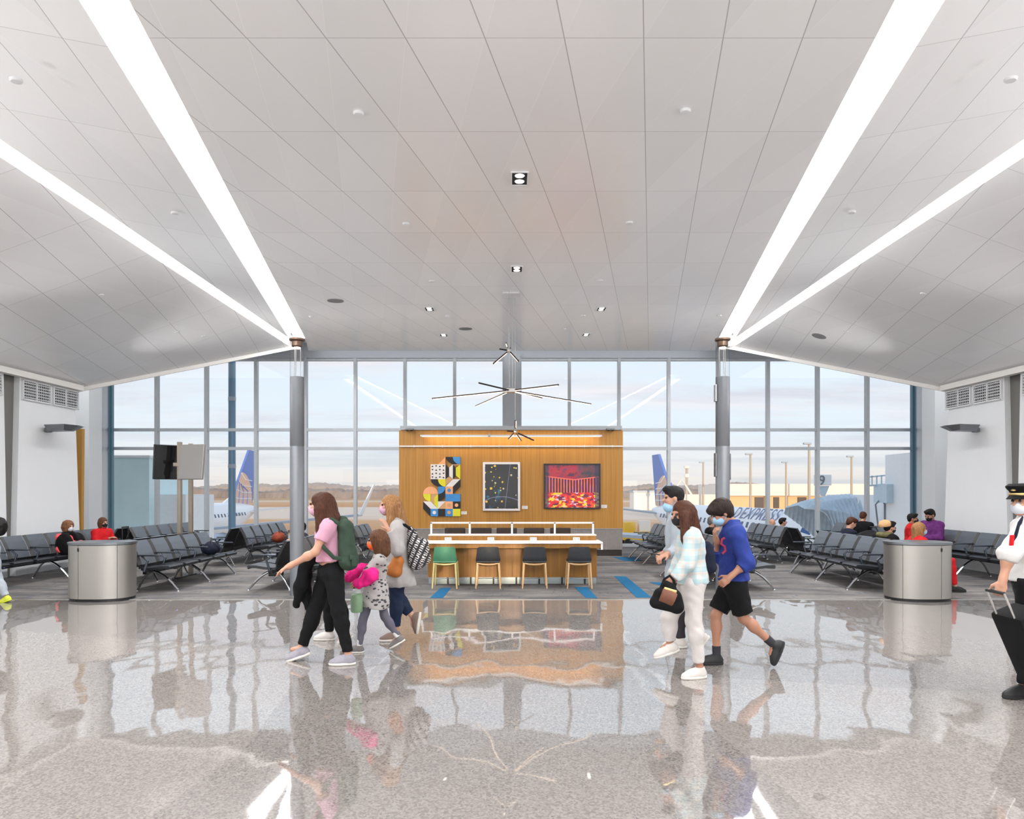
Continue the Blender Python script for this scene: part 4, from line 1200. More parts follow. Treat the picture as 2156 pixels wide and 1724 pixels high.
def pattern_dress():
    m = mat('patterned_dress', srgb(186, 182, 178), .9); g = NG(m); tc = g.n('ShaderNodeTexCoord')
    vo = g.n('ShaderNodeTexVoronoi'); vo.inputs['Scale'].default_value = 17; g.l(g.mapping(tc.outputs['Object'], (1, 1, 1.7)), vo.inputs['Vector'])
    n = g.noise(tc.outputs['Object'], 45, 2)
    d = g.math('LESS_THAN', g.math('ADD', vo.outputs['Distance'], g.math('MULTIPLY', n, .35)), .52)
    g.l(g.mix(d, srgb(172, 168, 166) + (1,), srgb(64, 62, 66) + (1,)), g.b.inputs['Base Color']); return m
def zigzag():
    m = mat('zigzag_canvas', srgb(40, 38, 42), .8); g = NG(m); tc = g.n('ShaderNodeTexCoord'); sep = g.n('ShaderNodeSeparateXYZ'); g.l(tc.outputs['Object'], sep.inputs[0])
    n = g.noise(tc.outputs['Object'], 30, 1)
    a = g.math('SINE', g.math('ADD', g.math('MULTIPLY', g.math('ADD', sep.outputs[2], g.math('MULTIPLY', sep.outputs[0], .7)), 230), g.math('MULTIPLY', n, 9)))
    b = g.math('SINE', g.math('MULTIPLY', g.math('SUBTRACT', sep.outputs[0], g.math('MULTIPLY', sep.outputs[2], .4)), 90))
    f = g.math('MULTIPLY', g.math('GREATER_THAN', a, .25), g.math('GREATER_THAN', b, -.4))
    g.l(g.mix(f, srgb(34, 32, 36) + (1,), srgb(214, 208, 206) + (1,)), g.b.inputs['Base Color']); return m
def plaid():
    m = mat('plaid_flannel', srgb(214, 226, 228), .9); g = NG(m); tc = g.n('ShaderNodeTexCoord'); sep = g.n('ShaderNodeSeparateXYZ'); g.l(tc.outputs['Object'], sep.inputs[0])
    def band(c, fr, ph, w): return g.math('GREATER_THAN', g.math('SINE', g.math('MULTIPLY_ADD', c, fr, ph)), w)
    h1 = band(sep.outputs[2], 58, 0, .2); h2 = band(sep.outputs[2], 58, 2.2, .8); v1 = band(sep.outputs[0], 66, .6, .2); v2 = band(sep.outputs[0], 66, 2.6, .85)
    c = g.mix(g.math('MULTIPLY', h1, .5), srgb(200, 206, 204) + (1,), srgb(136, 176, 186) + (1,))
    c = g.mix(g.math('MULTIPLY', v1, .4), c, srgb(146, 182, 192) + (1,))
    c = g.mix(g.math('MULTIPLY', g.math('MAXIMUM', h2, v2), .5), c, srgb(204, 184, 170) + (1,))
    g.l(c, g.b.inputs['Base Color']); g.bump(g.noise(tc.outputs['Object'], 40, 2), .2); return m
pattern_dress(); zigzag(); plaid()

def hand(s, wr, d, pn, across, S, curl, side):
    """palm, four unequal bent fingers, thumb off the side of the palm. pn: way the palm faces; across: towards the thumb"""
    d, pn, ac = nrm(d), nrm(pn), nrm(across)
    ac = nrm(ac - d * (ac @ d)); pn = nrm(np.cross(d, ac)) * (1 if np.cross(d, ac) @ pn > 0 else -1)
    R = np.stack([ac, pn, d], 1)
    s.cap(wr - d * .02 * S, wr + d * .03 * S, .027 * S, .027 * S, .02)
    s.ell(wr + d * .055 * S, (.041 * S, .017 * S, .05 * S), R, .012)
    for off, L in ((.030, .070), (.010, .080), (-.010, .074), (-.029, .058)):
        b = wr + d * .088 * S + ac * off * S
        a1 = curl * .8; a2 = curl * 1.9
        d1 = d * math.cos(a1) + pn * math.sin(a1); d2 = d * math.cos(a2) + pn * math.sin(a2)
        m = b + d1 * L * .5 * S; e = m + d2 * L * .5 * S
        s.cap(b, m, .0092 * S, .0085 * S, .006); s.cap(m, e, .0085 * S, .0075 * S, .004)
    b = wr + d * .03 * S + ac * .03 * S
    m = b + (d * .6 + ac * .65 + pn * .25) * .042 * S; e = m + (d * .9 + ac * .15 + pn * .4) * .034 * S
    s.cap(b, m, .013 * S, .0105 * S, .008); s.cap(m, e, .0105 * S, .008 * S, .004)

def head_prims(s, c, f, u, S):
    l = np.cross(u, f); R = np.stack([l, f, u], 1)
    p = lambda a, b, d: c + (l * a + f * b + u * d) * S
    s.ell(p(0, -.012, .03), A((.074, .094, .088)) * S, R, .02)
    s.ell(p(0, .022, -.045), A((.058, .068, .072)) * S, R, .03)
    s.ell(p(0, .058, -.092), A((.028, .024, .022)) * S, R, .02)
    s.cap(p(0, .088, .012), p(0, .108, -.026), .010 * S, .014 * S, .012)
    for a in (-1, 1):
        s.ell(p(a * .03, .092, .008), A((.014, .012, .009)) * S, R, .01, -1)
        s.ell(p(a * .032, .082, .024), A((.022, .012, .007)) * S, R, .012)
        s.ell(p(a * .034, .07, -.025), A((.02, .02, .018)) * S, R, .02)
        s.ell(p(a * .074, -.004, -.01), A((.011, .02, .03)) * S, R, .006)
    s.ell(p(0, .088, -.058), A((.024, .010, .007)) * S, R, .006); s.ell(p(0, .086, -.071), A((.021, .010, .007)) * S, R, .006)
    return p, R, l
def shoe(t, an, toe, S, up, m, sole_m, vox, low=False):
    an, toe, up = A(an), A(toe), nrm(up)
    d = nrm(toe - an); d = nrm(d - up * (d @ up)); w = np.cross(up, d)
    # base plane passes under the ankle
    R = np.stack([w, d, up], 1); h = .085 * S
    L = .255 * S; heel = an - up * h - d * .065 * S
    q = lambda a, b, c_: heel + w * a * S + d * b * S + up * c_ * S
    s = SDF(vox)
    s.ell(q(0, .06, .04), A((.038, .064, .052)) * S, R, .02); s.ell(q(0, .175, .024), A((.045, .082, .042)) * S, R, .03); s.ell(q(0, .115, .05), A((.037, .085, .046)) * S, R, .03)
    s.cap(q(0, .058, .04), q(0, .066, .1), .04 * S, .043 * S, .02, flat_b=True)
    s.cut(q(0, 0, .016), -up)
    o = s.obj('shoe', m, t)
    s = SDF(vox); s.ell(q(0, .06, .012), A((.039, .066, .05)) * S, R, .01); s.ell(q(0, .175, .012), A((.047, .084, .05)) * S, R, .04); s.ell(q(0, .12, .012), A((.038, .08, .05)) * S, R, .03)
    s.cut(q(0, 0, .022), up); s.cut(q(0, 0, -.004), -up)
    z = s.obj('sole', sole_m, o)
    z.matrix_parent_inverse = Matrix.Identity(4); z.parent = o
    return o
def hair(t, kind, c, f, u, S, m, path=(), vox=.01):
    l = np.cross(u, f); R = np.stack([l, f, u], 1); p = lambda a, b, d: c + (l * a + f * b + u * d) * S
    s = SDF(vox)
    if kind == 'none': return
    if kind == 'short':
        s.ell(p(0, -.02, .045), A((.084, .104, .088)) * S, R, .02); s.ell(p(0, -.06, -.01), A((.072, .056, .07)) * S, R, .03); s.ell(p(0, .05, .098), A((.06, .06, .035)) * S, R, .03)
        s.ell(p(0, .13, -.05), A((.1, .105, .105)) * S, R, .008, -1)
    elif kind == 'mop':
        s.ell(p(0, -.015, .045), A((.096, .116, .1)) * S, R, .02); s.ell(p(0, -.05, -.01), A((.086, .074, .08)) * S, R, .03); s.ell(p(0, .07, .06), A((.072, .055, .045)) * S, R, .03)
        s.ell(p(0, .13, -.075), A((.1, .11, .1)) * S, R, .008, -1)
    else:
        big = {'long': 1.0, 'bob': 1.03, 'curly': 1.2}[kind]
        s.ell(p(0, -.022, .035), A((.09, .108, .098)) * S * big, R, .02)
        s.ell(p(0, -.06, -.04), A((.085, .065, .095)) * S * big, R, .04)
        for a in (-1, 1): s.ell(p(a * .07, -.012, -.045), A((.026, .05, .10)) * S * big, R, .03)
        if kind == 'curly':
            rnd = random.Random(3)
            for k in range(26):
                an = rnd.uniform(0, 2 * PI); el = rnd.uniform(-.9, 1.2)
                q_ = (math.cos(an) * math.cos(el) * .098, math.sin(an) * math.cos(el) * .11 - .02, math.sin(el) * .10 + .01)
                if q_[1] < .05: s.ell(p(*q_), A((.032, .032, .032)) * S, R, .015)
        for (a, b, r0, r1) in path: s.cap(a, b, r0 * S, r1 * S, .04)
        s.ell(p(0, .135, -.04), A((.064, .1, .098)) * S, R, .012, -1)
    s.obj('hair', m, t, noise=(.003, 75))
def person(label, c, skin='skin', S=1.0, hs=None, f=(-1, 0, 0), u=(0, 0, 1), hd=None, hairk=('short', 'hair_dark'), hpath=(), mask=None, maskdrop=0.0, top=None, pants=None, shoes=None, sock=None,
           J=None, vox=.008, hem=None, sleeve=1.0, collar=False, cuff=1.0, legw=1.0, hand_curl=(.5, .5), palm=None, skirt=None, bulk=0.0, show_hands=True, hand_dirs=(None, None), group=None, waist=None, top_noise=(.005, 34)):
    J = {k: A(v) for k, v in J.items()}
    f, u = nrm(f), nrm(u); u = nrm(u - f * (u @ f)); hs = hs or S
    pel, nb = J['pelvis'], J['neck']
    t = thing('person', label, 'person', (float(pel[0]), float(pel[1]), 0.0), group=group)
    up = nrm(nb - pel); la = nrm(J['shL'] - J['shR']); la = nrm(la - up * (la @ up)); fw = np.cross(la, up)
    if fw @ np.array([f[0], f[1], 0]) < 0: fw = -fw
    R = np.stack([la, fw, up], 1); L = np.linalg.norm(nb - pel)
    hc = J['head']
    b = SDF(vox)
    p, HR, hl = head_prims(b, hc, f, u, hs)
    b.cap(p(0, -.022, -.05), nb + up * .01, .05 * hs, .056 * S, .03)
    chest = pel + up * L * .68; belly = pel + up * L * .33
    sw = np.linalg.norm(J['shL'] - J['shR']) * .5
    tr = [(chest, A((sw * .92, .105 * S, L * .30))), (belly, A((.135 * S, .1 * S, L * .36))), (pel, A((.155 * S, .115 * S, .12 * S)))]
    for cc, rr in tr: b.ell(cc, rr, R, .05)
    for sd in 'LR':
        sh, el, wr = J['sh' + sd], J['el' + sd], J['wr' + sd]
        b.cap(nb - up * .03 * S, sh, .05 * S, .05 * S, .04)
        b.cap(sh, el, .047 * S, .038 * S, .03); b.cap(el, wr, .039 * S, .026 * S, .02)
        fa = el + (wr - el) * .3; b.ell(fa, A((.043, .043, .043)) * S, None, .03)
        if show_hands:
            i = 0 if sd == 'L' else 1
            d = hand_dirs[i] if hand_dirs[i] is not None else nrm(wr - el)
            pn = palm[i] if palm else (np.array([0, 0, -1.]) if abs(nrm(d)[2]) < .7 else (la if sd == 'R' else -la))
            ac = np.cross(pn, d); ac = ac if (ac @ np.array([0, 0, 1.]) if abs(nrm(d)[2]) < .7 else ac @ fw) > 0 else -ac
            hand(b, wr, d, pn, ac, S, hand_curl[i], sd)
        hp, kn, an, toe = J['hip' + sd], J['kn' + sd], J['an' + sd], J['toe' + sd]
        lw = min(1, legw) * .97
        b.cap(hp, kn, .08 * S * lw, .054 * S * lw, .04); b.cap(kn, an, .05 * S * lw, .034 * S * lw, .03)
        cf = kn + (an - kn) * .28; q_ = nrm(an - kn); back = -fw * .012 * S
        b.ell(cf + back, A((.044, .046, .06)) * S * lw, None, .05)
        ft = nrm(toe - an); b.cap(an, an + (toe - an) * .55 - A((0, 0, .012)) * S, .031 * S, .02 * S, .02)
    b.obj('body', MATS[skin], t)
    if vox < .0115:
        for a in (-1, 1):
            e = p(a * .031, .086, .008)
            MBo = MB().lathe([(0, -.011 * hs), (.008 * hs, -.008 * hs), (.011 * hs, 0), (.008 * hs, .008 * hs), (0, .011 * hs)], 10, e); wpart(MBo, 'eye', MATS['eye_dark'], t, True)
    hair(t, hairk[0], hc, f, u, hs, MATS[hairk[1]], hpath, max(vox, .009))
    if mask:
        s = SDF(max(vox * .7, .005)); s.ell(p(0, .05, -.055 - maskdrop), A((.061, .059, .053)) * hs, HR, .01); s.ell(p(0, .08, -.032 - maskdrop), A((.03, .031, .027)) * hs, HR, .03)
        s.cut(p(0, .02, 0), -f); mo = s.obj('face_mask', MATS[mask], t)
        mb = MB()
        for a in (-1, 1):
            mb.tube([p(a * .06, .03, -.03 - maskdrop), p(a * .074, .0, -.005), p(a * .079, -.018, .0)], .0022, 5); mb.tube([p(a * .055, .04, -.085 - maskdrop), p(a * .074, .0, -.04), p(a * .079, -.018, -.02)], .0022, 5)
        wpart(mb, 'ear_loop', MATS[mask], mo); o_ = C.objects[-1] if False else mo.children[0]; o_.matrix_parent_inverse = Matrix.Identity(4)
    if top:
        s = SDF(max(vox, .009)); g_ = .016 * S + bulk
        for cc, rr in tr[:2]: s.ell(cc, rr + g_, R, .06)
        hm = A(hem) if hem is not None else pel - up * .06 * S
        s.ell(pel, A((.16 * S, .12 * S, .14 * S)) + g_, R, .06)
        if skirt:
            for (pt, rad) in skirt: s.ell(A(pt), A(rad), R, .07)
        for sd in 'LR':
            sh, el, wr = J['sh' + sd], J['el' + sd], J['wr' + sd]
            s.cap(nb - up * .035 * S, sh, .058 * S + bulk, .062 * S + bulk, .05)
            if sleeve <= .5:
                s.cap(sh, sh + (el - sh) * sleeve * 2, .062 * S + bulk, .062 * S + bulk, .03, flat_b=True)
            else:
                s.cap(sh, el, .062 * S + bulk, .056 * S + bulk, .03); e = el + (wr - el) * min(1, (sleeve - .5) * 2)
                s.cap(el, e, .056 * S + bulk, .04 * S + bulk, .03, flat_b=True)
        if collar: s.cap(nb - up * .02, nb + up * .055 * S, .075 * S, .07 * S, .03, flat_b=True)
        s.cut(hm, -up)
        s.obj('top', MATS[top], t, noise=top_noise)
    if pants:
        s = SDF(max(vox, .009))
        s.ell(pel, A((.165, .125, .13)) * S, R, .05)
        for sd in 'LR':
            hp, kn, an = J['hip' + sd], J['kn' + sd], J['an' + sd]
            if cuff > 1.0:   # cuff in (1,2]: share of the shin
                s.cap(hp, kn, .093 * S * legw, .066 * S * legw, .05); e = kn + (an - kn) * (cuff - 1)
                r1 = .064 * S * legw + ((.046 * S * legw) - .064 * S * legw) * (cuff - 1)
                s.cap(kn, e, .066 * S * legw, r1, .03, flat_b=True); s.ell(cf_(J, sd, fw, S), A((.058, .06, .075)) * S * legw, None, .05)
            else:
                s.cap(hp, hp + (kn - hp) * cuff, .098 * S * legw, .088 * S * legw, .05, flat_b=True)
        s.cut(A(waist) if waist is not None else pel + up * .12 * S, up)
        s.obj('trousers' if cuff > 1 else 'shorts', MATS[pants], t, noise=(.004, 38))
    if sock:
        for sd in 'LR':
            kn, an = J['kn' + sd], J['an' + sd]
            q_ = nrm(kn - an); SDF(.007).cap(an - q_ * .02, an + q_ * .1 * S, .04 * S, .043 * S, .01, flat_b=True).obj('sock', MATS[sock], t)
    if shoes:
        for sd in 'LR':
            an, toe = J['an' + sd], J['toe' + sd]
            sh_up = J.get('up' + sd, np.array([0, 0, 1.]))
            shoe(t, an, toe, S, sh_up, MATS[shoes[0]], MATS[shoes[1]], max(vox * .8, .006), True)
    return t

def cf_(J, sd, fw, S):
    return J['kn' + sd] + (J['an' + sd] - J['kn' + sd]) * .28 - fw * .014 * S
def joints(Y0, cv, spec, near='L'):
    """picked spots -> joints: (x, y) in a crop, plus depth offset"""
    out = {}
    for k, v in spec.items():
        x, y = cv(v[0], v[1]); out[k] = A(at(x, y, Y0 + (v[2] if len(v) > 2 else 0)))
    return out
c1_ = lambda x, y: (570 + x / 4.206, 1010 + y / 4.206)
c2_ = lambda x, y: (1350 + x / 3.918, 1000 + y / 3.918)
c3_ = lambda x, y: (1980 + x / 3.449, 980 + y / 3.449)
def ground(Jd, S):
    """set each foot so that the sole of the supporting foot rests on the floor"""
    return Jd
def foot(an, d, S): return A(an) + nrm(d) * .15 * S

def standing(J, S, flat=('L', 'R')):
    for sd in flat:
        J['an' + sd][2] = .089 * S
        t_ = J['toe' + sd]; t_[2] = .03
    return J
def tilt_up(an, toe):
    d = nrm(A(toe) - A(an)); w = nrm(np.cross(d, [0, 0, 1.])); return nrm(np.cross(w, d))

# ---- woman in the pink shirt
Y = 6.8
J = joints(Y, c1_, dict(head=(438, 222), neck=(500, 365), shL=(512, 415, -.17), shR=(485, 412, .17), elL=(395, 640, -.22), wrL=(170, 762, -.2), elR=(450, 640, .2), wrR=(300, 690, .18), pelvis=(530, 805),
    hipL=(555, 830, -.09), hipR=(510, 830, .09), knL=(600, 1165, -.1), anL=(690, 1510, -.08), toeL=(540, 1590, -.1), knR=(385, 1165, .08), anR=(272, 1490, .08), toeR=(120, 1490, .08)))
standing(J, 1.0, 'L')
J['upR'] = nrm(A((-.35, 0, 1)))
J['toeR'] = J['anR'] + A((-.17, 0, .0)) ; J['toeR'][2] = J['anR'][2] - .0
hp = J['head']
W1 = person('woman in a pink shirt and black trousers with long brown hair, walking left', None, 'skin', 1.0, 1.0, (-1, -.08, 0), hairk=('long', 'hair_brown'), mask='mask_pink', top='pink_tee', pants='black_cloth', shoes=('shoe_grey', 'sole_white'),
    J=J, hem=J['pelvis'] + A((0, 0, .1)), sleeve=.28, cuff=1.9, legw=1.08, waist=J['pelvis'] + A((0, 0, .16)), hand_curl=(.3, .5),
    hpath=[(hp + A((.06, 0, 0)), hp + A((.13, -.02, -.2)), .1, .09), (hp + A((.12, -.02, -.16)), hp + A((.1, -.06, -.33)), .085, .05), (hp + A((.02, -.08, -.05)), hp + A((.03, -.12, -.3)), .05, .04)], vox=.0075, bulk=.012)
def soft(name, label, cat, cv, Y, prims, m, group=None, noise=(.006, 30), vox=.009, kids=None):
    """a soft thing from picked spots: prims (x0,y0,d0, x1,y1,d1, r0, r1)"""
    s = SDF(vox); pts = []
    for (x0, y0, d0, x1, y1, d1, r0, r1) in prims:
        a = A(at(*cv(x0, y0), Y + d0)); b = A(at(*cv(x1, y1), Y + d1)); s.cap(a, b, r0, r1, .05); pts += [a, b]
    c = np.mean(pts, 0)
    t = thing(name, label, cat, (float(c[0]), float(c[1]), float(np.min([q[2] for q in pts]))), group=group)
    s.obj('bag_body' if cat in ('bag', 'backpack') else 'cloth', MATS[m], t, noise=noise)
    for (nm, pth, r, mm) in (kids or []):
        mb = MB(); mb.tube([at(*cv(x, y), Y + d) for x, y, d in pth], r, 8, flat=.4 if r > .01 else 1); wpart(mb, nm, MATS[mm], t, True)
    return t
soft('backpack', 'dark green backpack on the back of the woman in pink', 'backpack', c1_, Y, [(655, 420, -.08, 690, 720, -.1, .075, .095), (655, 420, .08, 690, 720, .1, .075, .095), (640, 370, 0, 660, 420, 0, .06, .08)], 'green_canvas',
     kids=[('strap', [(600, 385, -.19), (540, 350, -.2), (480, 380, -.21), (440, 480, -.22), (450, 580, -.22), (560, 690, -.2), (660, 700, -.17)], .02, 'green_canvas'), ('pocket', [(700, 690, -.2), (735, 690, -.18), (740, 760, -.16)], .03, 'green_canvas')])
soft('coat', 'black coat hanging over the arm of the woman in pink', 'coat', c1_, Y + .05, [(330, 690, -.08, 260, 930, -.08, .06, .06), (330, 690, .1, 300, 980, .1, .06, .07), (260, 930, -.05, 225, 1110, -.03, .06, .035), (300, 980, .05, 330, 1130, .03, .06, .03), (420, 690, .1, 330, 690, .0, .05, .06)], 'black_cloth', noise=(.01, 24))
# ---- companion hidden behind her
Y = 7.78
J = joints(Y, c1_, dict(head=(505, 310), neck=(530, 440), shL=(535, 490, -.15), shR=(520, 490, .15), elL=(560, 660, -.17), wrL=(520, 800, -.15), elR=(520, 660, .17), wrR=(480, 800, .15), pelvis=(530, 830),
    hipL=(530, 850, -.08), hipR=(520, 850, .08), knL=(620, 1130, -.08), anL=(655, 1370, -.06), toeL=(600, 1420, -.06), knR=(515, 1140, .06), anR=(520, 1385, .05), toeR=(400, 1420, .05)))
standing(J, .95, 'R'); J['toeL'] = J['anL'] + A((-.12, 0, -.1)); J['upL'] = A((.5, 0, .85)) * -1 if False else nrm(A((-.6, 0, .8)))
J['upL'] = tilt_up(J['anL'], J['toeL'])
person('person in black trousers almost hidden behind the woman in pink', None, 'skin', .95, hairk=('short', 'hair_dark'), top='black_cloth', pants='black_cloth', shoes=('shoe_white', 'sole_white'), J=J, cuff=1.95, legw=1.05, vox=.011)
# ---- girl
Y = 7.28
J = joints(Y, c1_, dict(head=(940, 540), neck=(970, 655), shL=(965, 705, -.12), shR=(955, 705, .12), elL=(860, 810, -.15), wrL=(775, 905, -.16), elR=(850, 800, .13), wrR=(760, 820, .12), pelvis=(935, 940),
    hipL=(915, 960, -.06), hipR=(945, 960, .06), knL=(812, 1245, -.05), anL=(785, 1440, -.05), toeL=(710, 1480, -.05), knR=(1010, 1215, .05), anR=(1130, 1395, .05), toeR=(1040, 1500, .05)))
J['anL'][2] = .065; J['toeL'] = J['anL'] + A((-.14, -.02, -.04)); J['toeR'] = J['anR'] + A((-.13, 0, -.075)); J['upR'] = tilt_up(J['anR'], J['toeR'])
hp = J['head']
person('girl in a grey patterned dress and grey leggings with an orange mask', None, 'skin', .74, .92, (-1, 0, -.05), hairk=('bob', 'hair_light_brown'), mask='mask_orange', top='patterned_dress', pants='grey_legging', shoes=('shoe_dgrey', 'sole_white'), J=J,
    hem=A(at(*c1_(930, 1125), Y)), sleeve=.95, cuff=1.96, legw=.86, skirt=[(A(at(*c1_(930, 1020), Y)), (.16, .135, .16)), (A(at(*c1_(922, 1120), Y)), (.17, .145, .14))], vox=.0075, sock='white_shirt',
    hpath=[(hp + A((.05, 0, -.03)), hp + A((.06, 0, -.1)), .1, .095)], hand_curl=(.8, .5))
soft('jacket', 'bright pink fluffy jacket carried by the girl', 'jacket', c1_, Y - .05, [(720, 850, .05, 820, 790, .0, .06, .06), (780, 920, -.22, 880, 850, -.22, .055, .07), (880, 850, -.2, 915, 830, -.16, .07, .05), (690, 880, .1, 760, 790, .1, .04, .06)], 'hot_pink', noise=(.012, 45))
mat('bottle_green', srgb(120, 150, 118), .4, var=.06); mat('bottle_cap', srgb(196, 206, 204), .3)
p = at(*c1_(762, 1172), Y - .17)
t = thing('bottle', 'green insulated bottle hanging from the hand of the girl', 'bottle', p)
MB().lathe([(0, 0), (.052, 0), (.062, .015), (.064, .15), (.058, .185), (.04, .2), (0, .2)], 24).build('bottle_body', M['bottle_green'], t, True)
MB().lathe([(0, .2), (.042, .2), (.042, .235), (.03, .245), (0, .245)], 24).build('lid', M['bottle_cap'], t, True)
MB().tube([(-.03, 0, .235), (-.028, 0, .29), (0, 0, .315), (.028, 0, .29), (.03, 0, .235)], .005, 8).build('handle', M['black_plastic'], t, True)
# ---- woman in the grey cardigan
Y = 7.85
J = joints(Y, c1_, dict(head=(1048, 228), neck=(1112, 362), shL=(1125, 430, -.18), shR=(1095, 420, .17), elL=(1120, 615, -.24), wrL=(1040, 450, -.28), elR=(1150, 620, .2), wrR=(1150, 800, .2), pelvis=(1125, 800),
    hipL=(1125, 830, -.09), hipR=(1110, 830, .09), knL=(1105, 1070, -.06), anL=(1110, 1350, -.05), toeL=(950, 1390, -.1), knR=(1125, 1055, .08), anR=(1262, 1215, .08), toeR=(1255, 1330, .08)))
standing(J, 1.0, 'L'); J['toeR'] = J['anR'] + A((-.02, 0, -.15)); J['upR'] = nrm(A((-1, 0, .15)))
hp = J['head']
person('woman with blond hair in a long grey cardigan, raising one hand', None, 'skin', .98, .98, (-.93, -.36, 0), hairk=('long', 'hair_blond'), mask='mask_pink', top='grey_knit', pants='navy_jean', shoes=('shoe_brown', 'sole_white'), J=J,
    hem=A(at(*c1_(1130, 940), Y)), sleeve=.97, cuff=1.78, legw=1.12, skirt=[(A(at(*c1_(1140, 880), Y)), (.2, .17, .2)), (A(at(*c1_(1190, 940), Y + .05)), (.12, .12, .12))], bulk=.02, vox=.0075, hand_curl=(.35, .5), hand_dirs=(A((-.35, -.1, .9)), None), palm=(A((-.9, .3, 0)), A((-.5, -.8, 0))),
    hpath=[(hp + A((.06, 0, 0)), hp + A((.15, .02, -.26)), .095, .08), (hp + A((.03, -.09, -.02)), hp + A((.04, -.13, -.24)), .05, .045), (hp + A((.15, .02, -.2)), hp + A((.2, .02, -.32)), .06, .03)])
soft('crossbody_bag', 'tan half-moon bag at the hip of the woman in grey', 'bag', c1_, Y - .2, [(1125, 720, 0, 1060, 800, 0, .05, .05), (1125, 720, 0, 1105, 810, 0, .06, .06), (1070, 810, 0, 1110, 810, 0, .045, .06)], 'tan_leather', noise=(.002, 20),
     kids=[('strap', [(1130, 700, 0), (1135, 600, .02), (1150, 480, .05)], .008, 'tan_leather')])
soft('patterned_backpack', 'black and white patterned backpack behind the woman in grey', 'backpack', c1_, Y, [(1250, 480, -.07, 1290, 730, -.09, .06, .09), (1250, 480, .08, 1290, 730, .1, .06, .09), (1330, 580, 0, 1340, 690, 0, .09, .1), (1235, 430, 0, 1250, 480, 0, .03, .05)], 'zigzag_canvas', noise=(.004, 30),
     kids=[('strap', [(1240, 440, -.12), (1190, 400, -.2), (1150, 400, -.22)], .018, 'black_cloth')])

# ---- tall boy
Y = 7.4
J = joints(Y, c2_, dict(head=(262, 190), neck=(300, 305), shL=(312, 385, -.19), shR=(300, 385, .19), elL=(310, 620, -.22), wrL=(215, 655, -.3), elR=(300, 620, .2), wrR=(200, 640, .05), pelvis=(315, 820),
    hipL=(320, 850, -.09), hipR=(310, 850, .09), knL=(400, 1110, -.05), anL=(478, 1330, -.02), toeL=(450, 1420, 0), knR=(305, 1130, .05), anR=(325, 1385, .05), toeR=(180, 1430, .05)))
standing(J, 1.05, 'R'); J['toeL'] = J['anL'] + A((-.1, 0, -.12)); J['upL'] = tilt_up(J['anL'], J['toeL'])
person('tall boy with short black hair in a pale grey hoodie, blue mask at his chin', None, 'skin', 1.05, 1.0, (-1, -.05, -.05), hairk=('short', 'hair_black'), mask='mask_blue', maskdrop=.045, top='pale_grey', pants='charcoal', shoes=('shoe_white', 'sole_white'), J=J,
    sleeve=.96, cuff=1.93, legw=1.05, bulk=.015, vox=.0075, collar=True, hand_curl=(.7, .7), hem=J['pelvis'] - A((0, 0, .05)))
p = at(*c2_(105, 648), Y - .18)
t = thing('phone', 'dark phone held out in front of the tall boy', 'phone', p)
MB().rbox((0, 0, 0), (.15, .075, .01), .004, Matrix.Rotation(.2, 3, 'Y')).build('case', M['black_plastic'], t)
# ---- woman in white trousers
Y = 6.3
J = joints(Y, c2_, dict(head=(335, 322), neck=(395, 450), shL=(420, 525, -.17), shR=(375, 515, .16), elL=(385, 725, -.22), wrL=(268, 865, -.22), elR=(320, 720, .18), wrR=(250, 840, .05), pelvis=(425, 870),
    hipL=(430, 900, -.085), hipR=(400, 900, .085), knL=(432, 1195, -.08), anL=(485, 1540, -.06), toeL=(340, 1630, -.1), knR=(225, 1180, .08), anR=(240, 1395, .1), toeR=(130, 1430, .1)))
standing(J, .97, 'L'); J['toeR'] = J['anR'] + A((-.15, 0, -.05)); J['upR'] = tilt_up(J['anR'], J['toeR'])
hp = J['head']
person('woman in white trousers and a pale plaid shirt with long dark hair, black mask', None, 'skin_tan', .97, .97, (-.9, -.42, -.12), hairk=('long', 'hair_brown'), mask='mask_black', top='plaid_flannel', pants='white_denim', shoes=('shoe_white', 'sole_white'), J=J,
    sleeve=.97, cuff=1.86, legw=1.12, bulk=.014, vox=.0075, hem=J['pelvis'] + A((0, 0, -.02)), hand_curl=(.9, .8),
    hpath=[(hp + A((.05, .03, 0)), hp + A((.14, .04, -.28)), .1, .085), (hp + A((.14, .04, -.25)), hp + A((.17, .04, -.42)), .075, .03), (hp + A((.0, -.09, -.02)), hp + A((.0, -.14, -.22)), .05, .04), (hp + A((.0, -.14, -.2)), hp + A((-.01, -.16, -.32)), .035, .015)])
t = soft('handbag', 'brown and black handbag carried low by the woman in white trousers', 'bag', c2_, Y - .26, [(120, 1050, 0, 290, 1080, 0, .055, .06), (150, 980, 0, 280, 1000, 0, .05, .05), (200, 900, 0, 250, 930, 0, .035, .04), (270, 1000, .03, 300, 1090, .03, .05, .05)], 'black_cloth', noise=(.002, 20),
     kids=[('front_panel', [(165, 985, -.06), (230, 1010, -.065), (275, 1030, -.062)], .06, 'brown_leather'), ('gold_trim', [(190, 935, -.06), (240, 950, -.062), (290, 965, -.058)], .014, 'gold'), ('handle', [(150, 960, 0), (190, 860, 0), (235, 830, 0), (270, 870, 0), (285, 960, 0)], .012, 'black_cloth')] if 'gold' in M or mat('gold', srgb(206, 176, 116), .3, .8) else None)
soft('navy_backpack', 'navy backpack behind the woman in white trousers', 'backpack', c2_, Y + .05, [(545, 590, -.06, 560, 760, -.08, .05, .065), (545, 590, .08, 560, 760, .08, .05, .065)], 'navy', kids=[('strap', [(500, 560, -.14), (470, 500, -.2), (430, 480, -.21)], .016, 'navy')])
